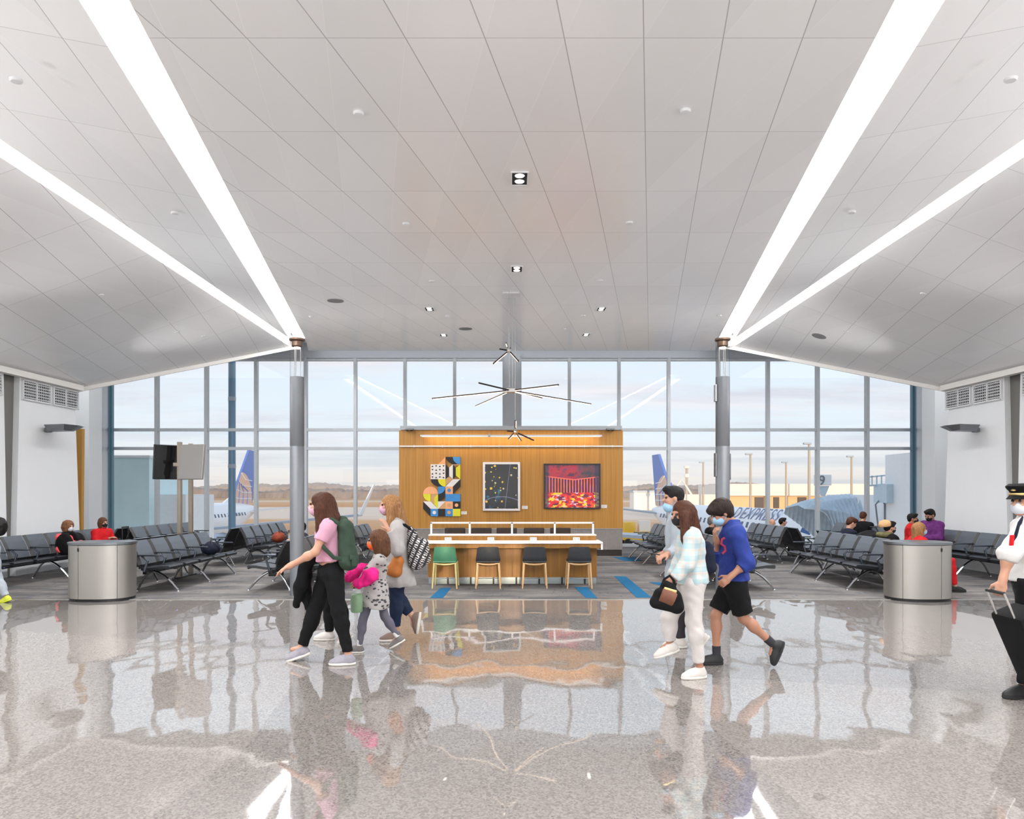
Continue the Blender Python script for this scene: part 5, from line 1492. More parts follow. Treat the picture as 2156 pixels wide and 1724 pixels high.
# ---- boy in blue
Y = 6.68
J = joints(Y, c2_, dict(head=(660, 312), neck=(755, 415), shL=(790, 490, -.19), shR=(745, 480, .17), elL=(868, 725, -.24), wrL=(735, 838, -.26), elR=(640, 660, .1), wrR=(622, 540, -.06), pelvis=(765, 885),
    hipL=(780, 910, -.09), hipR=(740, 910, .09), knL=(845, 1180, -.06), anL=(1095, 1400, -.06), toeL=(1050, 1560, -.06), knR=(615, 1155, .07), anR=(622, 1500, .05), toeR=(520, 1560, .05)))
standing(J, .98, 'R'); J['toeL'] = J['anL'] + A((-.06, 0, -.14)); J['upL'] = tilt_up(J['anL'], J['toeL'])
W7 = person('boy in a blue hoodie and black shorts, head bowed, hand at his mouth', None, 'skin_tan', .98, 1.02, (-.88, -.12, -.42), (-.42, 0, .9), hairk=('mop', 'hair_dark'), mask='mask_blue', top='royal_blue', pants='black_cloth', shoes=('shoe_black', 'sole_black'), sock='charcoal', J=J,
    sleeve=.7, cuff=.84, legw=1.12, bulk=.022, vox=.0075, collar=True, hem=J['pelvis'] + A((0, 0, .03)), hand_curl=(.8, .9), hand_dirs=(None, A((-.3, -.2, .9))), palm=(A((.3, .9, -.1)), A((.8, 0, .3))))
mb = MB(); mb.tube([at(*c2_(x, y), Y - .158) for x, y in ((690, 520), (668, 530), (660, 570), (690, 590), (696, 625), (670, 650))], .012, 8, flat=.5)
wpart(mb, 'emblem', mat('emblem_red', srgb(150, 40, 74), .8), W7)
# ---- pilot at the right edge
Y = 5.75
J = joints(Y, c3_, dict(head=(606, 262), neck=(650, 395), shL=(640, 450, -.2), shR=(600, 450, .2), elL=(500, 640, -.26), wrL=(452, 835, -.26), elR=(700, 640, .24), wrR=(720, 820, .2), pelvis=(655, 850),
    hipL=(660, 890, -.1), hipR=(640, 890, .1), knL=(640, 1240, -.1), anL=(612, 1600, -.1), toeL=(500, 1650, -.12), knR=(740, 1230, .1), anR=(860, 1540, .1), toeR=(800, 1640, .1)))
standing(J, 1.05, 'L'); J['toeR'] = J['anR'] + A((-.1, 0, -.12)); J['upR'] = tilt_up(J['anR'], J['toeR'])
PL = person('pilot in a peaked cap and white shirt at the right edge, pulling a case', None, 'skin', 1.05, 1.02, (-.95, -.3, 0), hairk=('short', 'hair_dark'), mask='mask_white', top='white_shirt', pants='black_cloth', shoes=('shoe_black', 'sole_black'), J=J,
    sleeve=.62, cuff=1.95, legw=1.15, bulk=.022, vox=.0075, hem=J['pelvis'] + A((0, 0, .02)), collar=True, hand_curl=(1.0, .6), waist=J['pelvis'] + A((0, 0, .1)))
hc = Vector(J['head']); hf = Vector((-.95, -.3, 0)).normalized(); hq = hf.to_track_quat('Y', 'Z').to_matrix()
def capmesh():
    mb = MB(); mb.slot(0)
    mb.lathe([(0, .155), (.10, .15), (.125, .13), (.122, .115), (.098, .085), (.098, .045), (.0, .045)], 32, sy=1.1)
    mb.slot(1); mb.lathe([(.1, .052), (.102, .055), (.102, .07), (.1, .073)], 32, sy=1.1)
    mb.slot(0)
    n = 14; vs = []
    for i in range(n + 1):
        a = math.radians(25 + 130 * i / n)
        vs += [(.098 * math.cos(a), .107 * math.sin(a), .05), (.105 * math.cos(a), (.107 + .065 * math.sin((a - math.radians(25)) / math.radians(130) * PI)) * math.sin(a), .02), (.105 * math.cos(a), (.107 + .065 * math.sin((a - math.radians(25)) / math.radians(130) * PI)) * math.sin(a), .026), (.098 * math.cos(a), .107 * math.sin(a), .056)]
    fs = []
    for i in range(n):
        for k in range(4): fs.append((i * 4 + k, i * 4 + (k + 1) % 4, (i + 1) * 4 + (k + 1) % 4, (i + 1) * 4 + k))
    mb.add(vs, fs); mb.slot(1); mb.lathe([(0, -.012), (.018, -.01), (.02, 0), (.0, .012)], 10, (0, .118, .1))
    mb.v = [tuple(hq @ Vector(v) + hc + Vector((.0, 0, .0))) for v in mb.v]
    return mb
wpart(capmesh(), 'peaked_cap', [M['black_cloth'], M['gold']], PL, True)
mb = MB(); mb.tube([at(*c3_(*q), Y - d) for *q, d in ((598, 385, .2), (570, 425, .27), (548, 500, .29), (532, 590, .275))], .026, 8, flat=.3); wpart(mb, 'tie', M['navy'], PL, True)
mb = MB(); mb.tube([at(*c3_(*q), Y - d) for *q, d in ((522, 505, .32), (515, 580, .31))], .02, 8, flat=.3); wpart(mb, 'badge', M['red_cloth'], PL, True)
mb = MB(); mb.tube([at(*c3_(*q), Y - .2) for q in ((560, 832), (600, 836), (640, 838))], .018, 8, flat=.5); wpart(mb, 'belt', M['black_cloth'], PL, True)
# his rolling case
p0 = at(*c3_(560, 1400), Y - .30); hnd = Vector(J['wrL']) + Vector((-.06, 0, -.09))
t = thing('rolling_case', 'black rolling case beside the pilot at the right edge', 'suitcase', (hnd.x + .30, hnd.y - .02, 0), 0)
b_ = Vector((.06, 0, .04)); e_ = hnd - t.location
ax_ = (e_ - b_).normalized(); Rm = Matrix((ax_.cross(Vector((0, 1, 0))) * -1, Vector((0, 1, 0)), ax_)).transposed()
MB().rbox(b_ + ax_ * .4 + Rm @ Vector((.1, 0, 0)), (.24, .36, .66), .04, Rm).build('shell', M['black_cloth'], t, True)
for s_y in (-.1, .1): MB().cyl(b_ + ax_ * .5 + Vector((0, s_y, 0)), e_ + Vector((0, s_y, 0)), .008, n=8).build('handle_rod', M['steel'], t)
MB().tube([e_ + Vector((0, -.1, 0)), e_ + Vector((0, .1, 0))], .014, 8).build('handle', M['black_plastic'], t)
for s_y in (-.13, .13): MB().tube([b_ + Vector((0.02, s_y - .015, 0)), b_ + Vector((.02, s_y + .015, 0))], .04, 16).build('wheel', M['black_plastic'], t)
# ---- child at the left edge
Y = 10.45
d_ = lambda x, y: (x, y)
J = joints(Y, d_, dict(head=(-7, 1108), neck=(-16, 1136), shL=(-20, 1146, -.14), shR=(-20, 1146, .14), elL=(-30, 1170, -.17), wrL=(-42, 1190, -.15), elR=(-26, 1170, .15), wrR=(-30, 1190, .15), pelvis=(-16, 1192),
    hipL=(-16, 1196, -.07), hipR=(-14, 1196, .07), knL=(-14, 1230, -.05), anL=(-26, 1255, -.05), toeL=(-45, 1260, -.05), knR=(-2, 1228, .05), anR=(14, 1254, .05), toeR=(-2, 1262, .05)))
J['anL'][2] = .07; J['anR'][2] = .085; J['toeL'] = J['anL'] + A((-.14, 0, -.04)); J['toeR'] = J['anR'] + A((-.13, 0, -.055)); J['upR'] = tilt_up(J['anR'], J['toeR'])
person('child with dark hair and yellow shoes, cut off by the left edge', None, 'skin', .82, .95, hairk=('curly', 'hair_black'), top='pale_grey', pants='pale_grey', shoes=('shoe_yellow', 'shoe_yellow'), J=J, cuff=1.9, legw=1.2, vox=.011)

# ---- people sitting in the rows
def seated(label, x, y, face, toph, hairk, top, pants, mask=None, lean=.0, bow=.0, skin='skin', S=.97, yaw=0.0, shoes=('shoe_black', 'sole_black'), hp=None, bulk=.02, arms='lap', vox=.011, collar=False):
    S = min(S, max(.8, (toph - .2) / 1.03))
    d = A((face * math.cos(yaw), -math.sin(yaw), 0)); l = np.cross([0, 0, 1.], d)
    x = x + face * .07; pel = A((x, y, .54)); hh = toph - .13
    hd = A((x, y, 0)) + d * (lean + .02) + A((0, 0, hh))
    nb = hd - A((0, 0, .15)) - d * (.035 + bow * .05)
    J = dict(head=hd, neck=nb, pelvis=pel, shL=nb + l * .18 * S - A((0, 0, .06)), shR=nb - l * .18 * S - A((0, 0, .06)))
    for sd, q in (('L', 1), ('R', -1)):
        J['hip' + sd] = pel + l * q * .09; J['kn' + sd] = pel + d * .46 + l * q * .12 + A((0, 0, -.02)); J['an' + sd] = pel * A((1, 1, 0)) + d * .52 + l * q * .12 + A((0, 0, .089 * S)); J['toe' + sd] = J['an' + sd] + d * .15 - A((0, 0, .05))
        J['el' + sd] = J['sh' + sd] + l * q * .05 + d * .06 - A((0, 0, .26 * S)); J['wr' + sd] = pel + d * .26 + l * q * .06 + A((0, 0, .14))
        if arms == 'face' and q == 1: J['wr' + sd] = hd + d * .12 - A((0, 0, .12))
    f = d + A((0, 0, -bow)); path = []
    if hp: path = [(hd + A((0, 0, 0)) - d * .05, hd - d * (.07) + A((0, 0, -hp)), .09, .07)]
    return person(label, None, skin, S, S, f, A((0, 0, 1)) + d * bow * .6, hairk=hairk, hpath=path, mask=mask, top=top, pants=pants, shoes=shoes, J=J, cuff=1.9, vox=vox, bulk=bulk, collar=collar)
hh_ = lambda py, y: EH - (py - CY) * y / F
seated('woman with curly hair and white mask, black cardigan over a coral shirt, seated', -9.0, 13.75, 1, hh_(1095, 13.75), ('curly', 'hair_curly'), 'coral', 'black_cloth', 'mask_white', yaw=.25)
o = [q for q in C.objects if q.get('label', '').startswith('woman with curly')][0]
s = SDF(.011); c_ = A((-8.9, 13.75, .72))
s.ell(c_ + A((-.02, 0, -.04)), (.2, .24, .24), None, .05); s.ell(c_ + A((.03, -.19, -.07)), (.17, .11, .22), None, .05); s.ell(c_ + A((.03, .19, -.07)), (.17, .11, .22), None, .05)
s.ell(c_ + A((.28, -.07, 0)), (.24, .1, .4), None, .03, -1); s.obj('cardigan', M['black_cloth'], o, noise=(.006, 30))
seated('woman in a red jacket and black mask, seated behind the left bin', -9.05, 15.0, 1, hh_(1088, 15.0), ('bob', 'hair_light_brown'), 'red_cloth', 'navy', 'mask_black', yaw=.35, collar=True)
t = thing('suitcase', 'suitcase with a raised black handle before the woman in the red jacket', 'suitcase', (-8.2, 14.5, 0))
MB().rbox((0, 0, .33), (.25, .4, .58), .04).build('shell', M['navy'], t, True)
for sx_ in (-1, 1): MB().cyl((0, sx_ * .11 - .0, .6), (0, sx_ * .11, .95), .01, n=8).build('handle_rod', M['black_plastic'], t)
MB().tube([(0, -.12, .95), (0, .12, .95)], .016, 8).build('handle', M['black_plastic'], t)
for sx_ in (-1, 1):
    for sy_ in (-1, 1): MB().tube([(sx_ * .09, sy_ * .16 - .012, .03), (sx_ * .09, sy_ * .16 + .012, .03)], .03, 12).build('wheel', M['black_plastic'], t)
seated('person with dark hair sitting just right of the left lamp pole', -4.15, 13.9, -1, hh_(1097, 13.9), ('short', 'hair_black'), 'charcoal', 'black_cloth', None, lean=.05)
seated('man with grey hair and black mask, seated behind the woman in white trousers', 4.17, 14.5, 1, hh_(1086, 14.5), ('short', 'hair_grey'), 'black_cloth', 'black_cloth', 'mask_black', bow=.1)
seated('person in a cream top slumped in the row right of the right lamp pole', 6.76, 18.0, 1, hh_(1090, 18.0), ('none', 'hair_grey'), 'cream', 'charcoal', None, bow=.3, bulk=.05)
seated('person with black hair seated next to the one in the cream top', 6.76, 17.3, 1, hh_(1088, 17.3), ('short', 'hair_black'), 'charcoal', 'charcoal', None)
seated('man in a navy jacket looking down, seated at the near right', 6.9, 14.2, 1, hh_(1088, 14.2), ('short', 'hair_brown'), 'navy', 'charcoal', None, lean=.06, bow=.5)
seated('man in black seen from behind, nearest the aircraft nose', 8.68, 17.05, 1, hh_(1077, 17.05), ('short', 'hair_brown'), 'black_cloth', 'black_cloth', None, bow=.45, yaw=-.8)
w_ = seated('person in a beige knit hat and olive scarf seated at the right', 6.9, 12.65, 1, hh_(1096, 12.65), ('short', 'hair_black'), 'black_cloth', 'black_cloth', 'mask_black', bow=.1, bulk=.04)
hd = A((6.92, 12.65, hh_(1096, 12.65) - .13))
s = SDF(.01); s.ell(hd + A((-.02, 0, .05)), (.115, .1, .1), None, .02); s.cut(hd + A((0, 0, .025)), (.2, 0, -1)); s.obj('knit_hat', M['beige_hat'], w_, noise=(.003, 60))
s = SDF(.01); 
for k in range(10):
    a, b = 2 * PI * k / 10, 2 * PI * (k + 1) / 10
    q = lambda g_: hd + A((math.cos(g_) * .1 - .02, math.sin(g_) * .1, -.13))
    s.cap(q(a), q(b), .05, .05, .02)
s.obj('scarf', M['olive'], w_, noise=(.004, 40))
seated('woman with long blond hair in a red jacket, seated behind the right bin', 6.92, 11.75, 1, hh_(1098, 11.75), ('long', 'hair_blond'), 'red_cloth', 'red_cloth', 'mask_blue', hp=.28, yaw=.1)
seated('man in a red shirt with black mask, facing the aircraft', 9.05, 15.6, 1, hh_(1080, 15.6), ('short', 'hair_black'), 'red_cloth', 'black_cloth', 'mask_black', yaw=.6, skin='skin_tan')
seated('man in a purple shirt with black mask, by the right corner pillar', 9.25, 15.0, -1, hh_(1072, 15.0), ('short', 'hair_black'), 'purple', 'navy', 'mask_black', bow=.4, yaw=.35, skin='skin_tan', S=1.05)
# bags in the rows
def duffel(label, x, y, z, m, L=.5, r=.15, rz=0):
    t = thing('duffel_bag', label, 'bag', (x, y, z), rz)
    s = SDF(.012); s.cap((-L / 2 + r * .6, 0, r), (L / 2 - r * .6, 0, r), r, r, .02); s.ell((0, 0, r * 1.1), (L * .4, r * 1.05, r * 1.0), None, .06); s.cut((0, 0, .0), (0, 0, -1))
    me = s.mesh((.008, 22)); mb = MB(); mb.add(me[0], me[1]); mb.build('bag_body', M[m], t, True)
    MB().tube([(-.12, -r * .6, r * 1.7), (-.1, -r * .3, r * 2.4), (.1, -r * .3, r * 2.4), (.12, -r * .6, r * 1.7)], .012, 8).build('handle', M['black_plastic'], t, True)
    return t
duffel('large black bag standing in the seat beside the person in the beige hat', 6.98, 13.35, .46, 'black_cloth', .55, .23, 1.57)
duffel('orange and brown bag on a seat left of the left lamp pole', -5.78, 16.95, .45, mat('orange_bag', srgb(130, 52, 26), .8, var=.4, vscale=9).name, .42, .12, 1.57)
duffel('small black bag on the near seat below the screens', -5.98, 13.6, .45, 'navy', .36, .12, 1.57)
duffel('brown bag on the far left seat beside the corner window row', -8.95, 15.55 - .35, .45, 'brown_leather', .34, .13, 1.57)
# =================================================================== OUTSIDE
GZ = -4.5
def ground_mat():
    m = mat('apron_ground', srgb(214, 192, 168), .9, spec=.1); g = NG(m)
    geo = g.n('ShaderNodeNewGeometry'); pos = geo.outputs['Position']; sep = g.n('ShaderNodeSeparateXYZ'); g.l(pos, sep.inputs[0])
    n = g.noise(g.mapping(pos, (.004, .02, 1)), 3, 4); n2 = g.noise(g.mapping(pos, (.02, .06, 1)), 2, 5)
    y = g.math('ADD', sep.outputs[1], g.math('MULTIPLY', n, 60))
    c = g.ramp(g.math('DIVIDE', y, 700), [(.0, srgb(226, 212, 198)), (.17, srgb(224, 206, 188)), (.19, srgb(206, 150, 104)), (.25, srgb(214, 170, 128)), (.28, srgb(232, 212, 196)), (.42, srgb(232, 212, 194)), (.45, srgb(204, 150, 104)), (.62, srgb(216, 172, 128)), (.66, srgb(228, 206, 186)), (.8, srgb(190, 150, 110))])
    c = g.mix(g.math('MULTIPLY', n2, .25), c, srgb(236, 210, 184) + (1,))
    g.l(c, g.b.inputs['Base Color']); return m
ground_mat()
o = MB().bx(-900, 900, 21.3, 1600, GZ - .5, GZ).build('ground', M['apron_ground']); struct(o)
# tree belt at the horizon
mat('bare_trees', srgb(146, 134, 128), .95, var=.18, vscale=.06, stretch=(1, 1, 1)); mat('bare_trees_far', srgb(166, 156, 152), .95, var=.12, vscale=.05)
def belt(yb, h0, h1, m, seed, x0=-620, x1=620, st=2.2):
    rnd = random.Random(seed); xs = np.arange(x0, x1, st); hs = [h0 + (h1 - h0) * (.5 + .25 * math.sin(x * .021 + seed) + .25 * math.sin(x * .057 + 2 * seed)) + rnd.uniform(-.9, .9) for x in xs]
    mb = MB(); n = len(xs); vs = []
    for k, (dy, q) in enumerate(((0, .0), (2, .75), (8, 1.0), (18, .9), (30, 0))):
        for x, h in zip(xs, hs): vs.append((x + rnd.uniform(-.4, .4), yb + dy + rnd.uniform(-1, 1), GZ - .3 + (h * q + (rnd.uniform(-.5, .5) if 0 < q else 0))))
    fs = [(k * n + i, k * n + i + 1, (k + 1) * n + i + 1, (k + 1) * n + i) for k in range(4) for i in range(n - 1)]
    mb.add(vs, fs); return mb.build('treeline', M[m])
tag(belt(640, 7, 11.5, 'bare_trees', 3), 'belt of bare brown trees along the horizon', 'trees', kind='stuff')
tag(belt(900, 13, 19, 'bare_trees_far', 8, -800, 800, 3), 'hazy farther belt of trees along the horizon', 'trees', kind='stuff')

mat('plane_white', srgb(244, 245, 248), .3, spec=.4); mat('tail_blue', srgb(104, 132, 204), .4); mat('globe_peach', srgb(236, 196, 170), .5); mat('plane_glass', srgb(60, 92, 150), .12); mat('window_dark', srgb(70, 84, 110), .3); mat('plane_grey', srgb(176, 184, 196), .4); mat('letter_blue', srgb(134, 142, 170), .5)
def text_mesh(name, cu):
    q = bpy.data.objects.new(name, cu); C.objects.link(q)
    bpy.context.view_layer.update()
    me = bpy.data.meshes.new_from_object(q.evaluated_get(bpy.context.evaluated_depsgraph_get()))
    bpy.data.objects.remove(q); me.name = name
    o = bpy.data.objects.new(name, me); C.objects.link(o); return o
def aircraft(label, nose, f, L, dia, zc, fin_h, span, wing_at, wing_dz, winglet, text=None, door=False):
    f = Vector((f[0], f[1], 0)).normalized(); lft = Vector((-f.y, f.x, 0)); UP = Vector((0, 0, 1))
    N = Vector((nose[0], nose[1], zc)); t = thing('airliner', label, 'aircraft', (nose[0], nose[1], GZ))
    W = lambda s, l, u: N - f * s + lft * l + UP * u
    r = dia / 2
    st = [(0, .02, -.22), (.006, .2, -.2), (.018, .42, -.16), (.035, .62, -.1), (.06, .8, -.05), (.09, .93, -.01), (.13, 1, 0), (.66, 1, 0), (.76, .9, .08), (.86, .66, .26), (.94, .38, .42), (1, .1, .55)]
    mb = MB(); n = 36; vs = []
    for (s, k, dz) in st:
        for i in range(n):
            a = 2 * PI * i / n; vs.append(W(s * L, math.cos(a) * r * k, math.sin(a) * r * k + dz * r))
    fs = [(i * n + k, i * n + (k + 1) % n, (i + 1) * n + (k + 1) % n, (i + 1) * n + k) for i in range(len(st) - 1) for k in range(n)]
    fs += [tuple(range(n)), tuple(range((len(st) - 1) * n, len(st) * n))]
    wpart(mb.add(vs, fs), 'fuselage', M['plane_white'], t, True)
    def foil(pts, th, name, m):   # pts: quad of (s,l,u); th thickness direction
        A_ = [W(*p) for p in pts]; d = lft if th[0] == 'l' else UP
        e = d * th[1]; n_ = len(A_)
        mb = MB().add([p - e for p in A_] + [p + e for p in A_], [tuple(range(n_)), tuple(range(2 * n_ - 1, n_ - 1, -1))] + [(i, (i + 1) % n_, (i + 1) % n_ + n_, i + n_) for i in range(n_)])
        return wpart(mb, name, M[m], t)
    b = r * .75
    s0, s1 = .79 * L, .965 * L
    top0, top1 = s1 + .03 * L - .055 * L, s1 + .035 * L
    fin = foil([(s0, 0, b), (s1, 0, b + .1 * r), (top1, 0, b + fin_h), (top0, 0, b + fin_h)], ('l', .12), 'tail_fin', 'tail_blue')
    foil([(s0 - .07 * L, 0, b), (s0 + .02 * L, 0, b), (s0 + .035 * L, 0, b + fin_h * .2)], ('l', .1), 'fin_root', 'plane_white')
    # globe emblem: pale disc part with meridian lines, on both faces
    u0 = lambda q: s0 + (top0 - s0) * q
    for e in (-1, 1):
        pts = [(u0(0) + .1, b + .05)]
        pts = [(s0 + .3, b + .06), (u0(.58) + .05, b + fin_h * .58)]
        for k in range(9):
            a = k / 8; q = .58 * (1 - a); pts.append((u0(.58) + (s1 * .995 - u0(.58)) * math.sin(a * PI / 2) ** .9, b + .06 + fin_h * .58 * math.cos(a * PI / 2) ** .8))
        mb = MB(); P_ = [W(s, e * .125, u) for s, u in pts]; Q_ = [p + lft * e * .02 for p in P_]
        n_ = len(P_); mb.add(P_ + Q_, [tuple(range(n_)), tuple(range(2 * n_ - 1, n_ - 1, -1))] + [(i, (i + 1) % n_, (i + 1) % n_ + n_, i + n_) for i in range(n_)])
        em = wpart(mb, 'globe_emblem', M['globe_peach'], fin); em.matrix_parent_inverse = Matrix.Identity(4)
        mb = MB()
        for q in (.16, .34, .52, .72):
            a = (s0 + .3 + (s1 - s0 - .3) * q)
            mb.tube([W(a, e * .15, b + .08), W(a + .1 * (u0(.5) - s0), e * .15, b + fin_h * .26), W(a * .4 + u0(.5) * .6, e * .15, b + fin_h * .48 * (1 - q * .4))], .07, 5)
        mb2 = MB()
        for q in (.14, .28, .42, .56):
            c_ = [(u0(q) + .15, q * fin_h), (u0(q) + (s1 - u0(q)) * .4, q * fin_h * .8), (u0(q) + (s1 - u0(q)) * .93, q * fin_h * .78)]
            mb2.tube([W(s, e * .155, b + .06 + u) for s, u in c_], .06, 5)
        x = wpart(mb, 'meridian', M['tail_blue'], fin); x.matrix_parent_inverse = Matrix.Identity(4)
        x = wpart(mb2, 'parallel', M['plane_white'], fin); x.matrix_parent_inverse = Matrix.Identity(4)
    for e in (-1, 1):
        foil([(.87 * L, e * r * .4, .35 * r), (.96 * L, e * r * .2, .4 * r), (1.0 * L, e * span * .36, .7 * r), (.965 * L, e * span * .36, .7 * r)], ('u', .07), 'stabilizer', 'plane_grey')
        a, bb = wing_at
        tipz = wing_dz[1]
        foil([(a, e * r * .8, wing_dz[0]), (a + .17 * L, e * r * .8, wing_dz[0]), (bb + .045 * L, e * span, tipz), (bb, e * span, tipz)], ('u', .11), 'wing', 'plane_grey')
        if winglet: foil([(bb, e * span, tipz), (bb + .045 * L, e * span, tipz), (bb + .075 * L, e * (span + winglet * .32), tipz + winglet), (bb + .06 * L, e * (span + winglet * .32), tipz + winglet)], ('l', .05), 'winglet', 'plane_white')
        ex = a + .0; 
        mb = MB(); mb.tube([W(ex - 1.6, e * span * .33, wing_dz[0] - .9), W(ex - .9, e * span * .33, wing_dz[0] - .9), W(ex + 1.6, e * span * .33, wing_dz[0] - .8), W(ex + 2.4, e * span * .33, wing_dz[0] - .75)], [.72, .85, .75, .5], 20); wpart(mb, 'engine', M['plane_grey'], t, True)
    # cabin windows on both sides, cockpit panes, gear
    for e in (-1, 1):
        mb = MB(); s = .15 * L
        while s < .8 * L:
            k = r * 1.004 if s < .66 * L else r * .97
            c = W(s, e * k * math.cos(.32), r * math.sin(.32)); R_ = Matrix((f, lft * e * math.cos(.32) + UP * math.sin(.32), UP * math.cos(.32) - lft * e * math.sin(.32))).transposed()
            mb.rbox(c, (.26, .04, .36), .1, R_); s += .78
        o = wpart(mb, 'cabin_windows', M['window_dark'], t)
    mb = MB()
    def skin(s, a, k=1.006):
        s_ = s / L; 
        for (p, q) in zip(st, st[1:]):
            if p[0] <= s_ <= q[0]:
                w = (s_ - p[0]) / (q[0] - p[0]); kk = p[1] + (q[1] - p[1]) * w; dz = p[2] + (q[2] - p[2]) * w
                return W(s, math.cos(a) * r * kk * k, math.sin(a) * r * kk * k + dz * r)
    for e in (0, 1):
        for (sa, sb, a0, a1) in ((.022 * L, .036 * L, .98, 1.5), (.026 * L, .046 * L, .52, .92), (.042 * L, .062 * L, .36, .62)):
            A0, A1 = (a0, a1) if not e else (PI - a0, PI - a1)
            g_ = [[skin(sa + (sb - sa) * i / 4, A0 + (A1 - A0) * j / 4) for j in range(5)] for i in range(5)]
            vs = [p for row_ in g_ for p in row_]; mb.add(vs, [(i * 5 + j, i * 5 + j + 1, (i + 1) * 5 + j + 1, (i + 1) * 5 + j) for i in range(4) for j in range(4)])
    wpart(mb, 'cockpit_window', M['plane_glass'], t)
    for (s, l) in ((.12 * L, 0), (.5 * L, 2.2), (.5 * L, -2.2)):
        mb = MB(); zb = GZ - zc + .45
        mb.cyl(W(s, l, -r * .8), W(s, l, zb), .1, n=8); mb.tube([W(s, l - .25, zb), W(s, l + .25, zb)], .45, 18); wpart(mb, 'landing_gear', M['black_plastic'], t, True)
    if door:
        mb = MB(); a = PI - .28
        pts = [skin(.105 * L, PI + .25, 1.01), skin(.105 * L, PI - .62, 1.01), skin(.131 * L, PI - .62, 1.01), skin(.131 * L, PI + .25, 1.01)]
        mb.tube(pts + [pts[0]], .035, 5); wpart(mb, 'cabin_door', M['plane_grey'], t)
    if text:
        for (txt, s, sz) in text:
            cu = bpy.data.curves.new('lettering', 'FONT'); cu.body = txt; cu.size = sz; cu.extrude = .01; cu.shear = .25; cu.space_character = 1.15
            cu.materials.append(M['letter_blue'])
            o = text_mesh('lettering', cu)
            al = .58
            X_ = f; nrm_ = (-lft * math.cos(al) + UP * math.sin(al)); Y_ = nrm_.cross(X_)
            Rm = Matrix((X_, Y_, nrm_)).transposed().to_4x4(); Rm.translation = W(s, -r * math.cos(al) * 1.008, r * math.sin(al) * 1.008)
            o.parent = t; o.matrix_parent_inverse = parent_inverse(t); o.matrix_basis = Rm
    return t
aircraft('white airliner with a blue globe tail seen through the left windows', (-31.5, 45.5), (0, -1), 38.5, 3.8, -1.35, 6.6, 17.2, (14.0, 18.2), (-.55, .85), 2.9)
aircraft('white regional airliner with a blue globe tail, nose at the right windows', (17.1, 35.6), (.105, -1), 31.5, 3.0, -.86, 5.0, 13, (12.6, 16.6), (-1.0, -.35), 1.4, text=[('EXPRESS', 9.5, 1.2), ('D', 10.6, 1.2)], door=True)

# terminal across the apron, small buildings, masts
mat('tan_wall', srgb(232, 196, 150), .8, var=.06, vscale=.3); mat('roof_white', srgb(244, 236, 226), .7); mat('dark_pane', srgb(84, 70, 66), .4)
t = thing('terminal_building', 'long tan building with a white roof edge across the apron', 'building', (76, 150, GZ))
MB().bx(-29, 60, 0, 20, 0, 5.3).build('wall', M['tan_wall'], t)
MB().bx(-29.6, 60.6, -.8, 20.5, 5.3, 7.9).build('roof', M['roof_white'], t)
MB().bx(-29.3, 60, -.5, 0, 1.5, 2.3).build('wall_band', M['roof_white'], t)
for k in range(16):
    x = -24 + k * 5.3 + (1.2 if k % 3 == 0 else 0)
    MB().bx(x, x + (1.2 if k % 2 else 1.9), -.25, .02, 2.6, 5.0).build('window', M['dark_pane'], t)
t = thing('boarding_walkway', 'cream covered walkway left of the tan building', 'walkway', (44, 152, GZ))
MB().bx(-10, 2.2, 0, 5, 2.4, 5.6).build('tunnel', M['roof_white'], t)
for x in (-9, -4, 1.5): MB().bx(x - .3, x + .3, 1, 4, 0, 2.4).build('post', M['plane_grey'], t)
MB().tube([(-8, 2, 5.6), (-5.8, 2, 9.0), (-3.6, 2, 5.6)], .25, 6).build('gantry', M['roof_white'], t)
t = thing('service_building', 'small pale building beyond the aircraft tail on the right', 'building', (44, 230, GZ))
MB().bx(-3, 9, 0, 8, 0, 6).build('wall', M['roof_white'], t); MB().bx(-3.3, 9.3, -.3, 8.3, 6, 6.6).build('roof', M['plane_grey'], t)
t = thing('service_vehicle', 'yellow apron vehicle beside the tail of the right aircraft', 'vehicle', (14.2, 78, GZ))
mat('vehicle_yellow', srgb(240, 190, 60), .5)
MB().rbox((0, 0, 1.2), (3.4, 1.9, 1.0), .15).build('body', M['vehicle_yellow'], t, True); MB().rbox((-.9, 0, 2.2), (1.3, 1.7, 1.1), .15).build('cab', M['vehicle_yellow'], t, True); MB().bx(.2, 1.5, -.6, .6, 1.7, 2.9).build('lift_bed', M['roof_white'], t)
for x in (-1.1, 1.1):
    for y in (-.95, .95): MB().tube([(x, y - .15, .45), (x, y + .15, .45)], .45, 16).build('wheel', M['black_plastic'], t)
mat('mast_tan', srgb(190, 176, 160), .6)
for px, pt, y, lb in ((1580, 957, 118, 'light mast right of the right lamp pole'), (1655, 974, 140, 'shorter light mast above the lettered aircraft'), (1703.5, 935, 105, 'tallest light mast, left of the gate sign'), (1793, 962, 125, 'light mast right of the gate sign'), (1480.5, 974, 150, 'light mast just left of the right lamp pole')):
    z1 = EH + (CY - pt) * y / F; p = at(px, 1035, y)
    t = thing('light_mast', lb, 'mast', (p.x, y, GZ), 0, 'light masts on the apron')
    MB().cyl((0, 0, 0), (0, 0, z1 - GZ), .26, .17, 10).build('pole', M['mast_tan'], t)
    MB().rbox((-.3, 0, z1 - GZ + .1), (1.2, .5, .3), .08).build('lamp_head', M['plane_grey'], t)
p = at(1446, 1035, 190); t = thing('beacon_tower', 'slim tower with round lamp head behind the tall boy', 'tower', (p.x, 190, GZ))
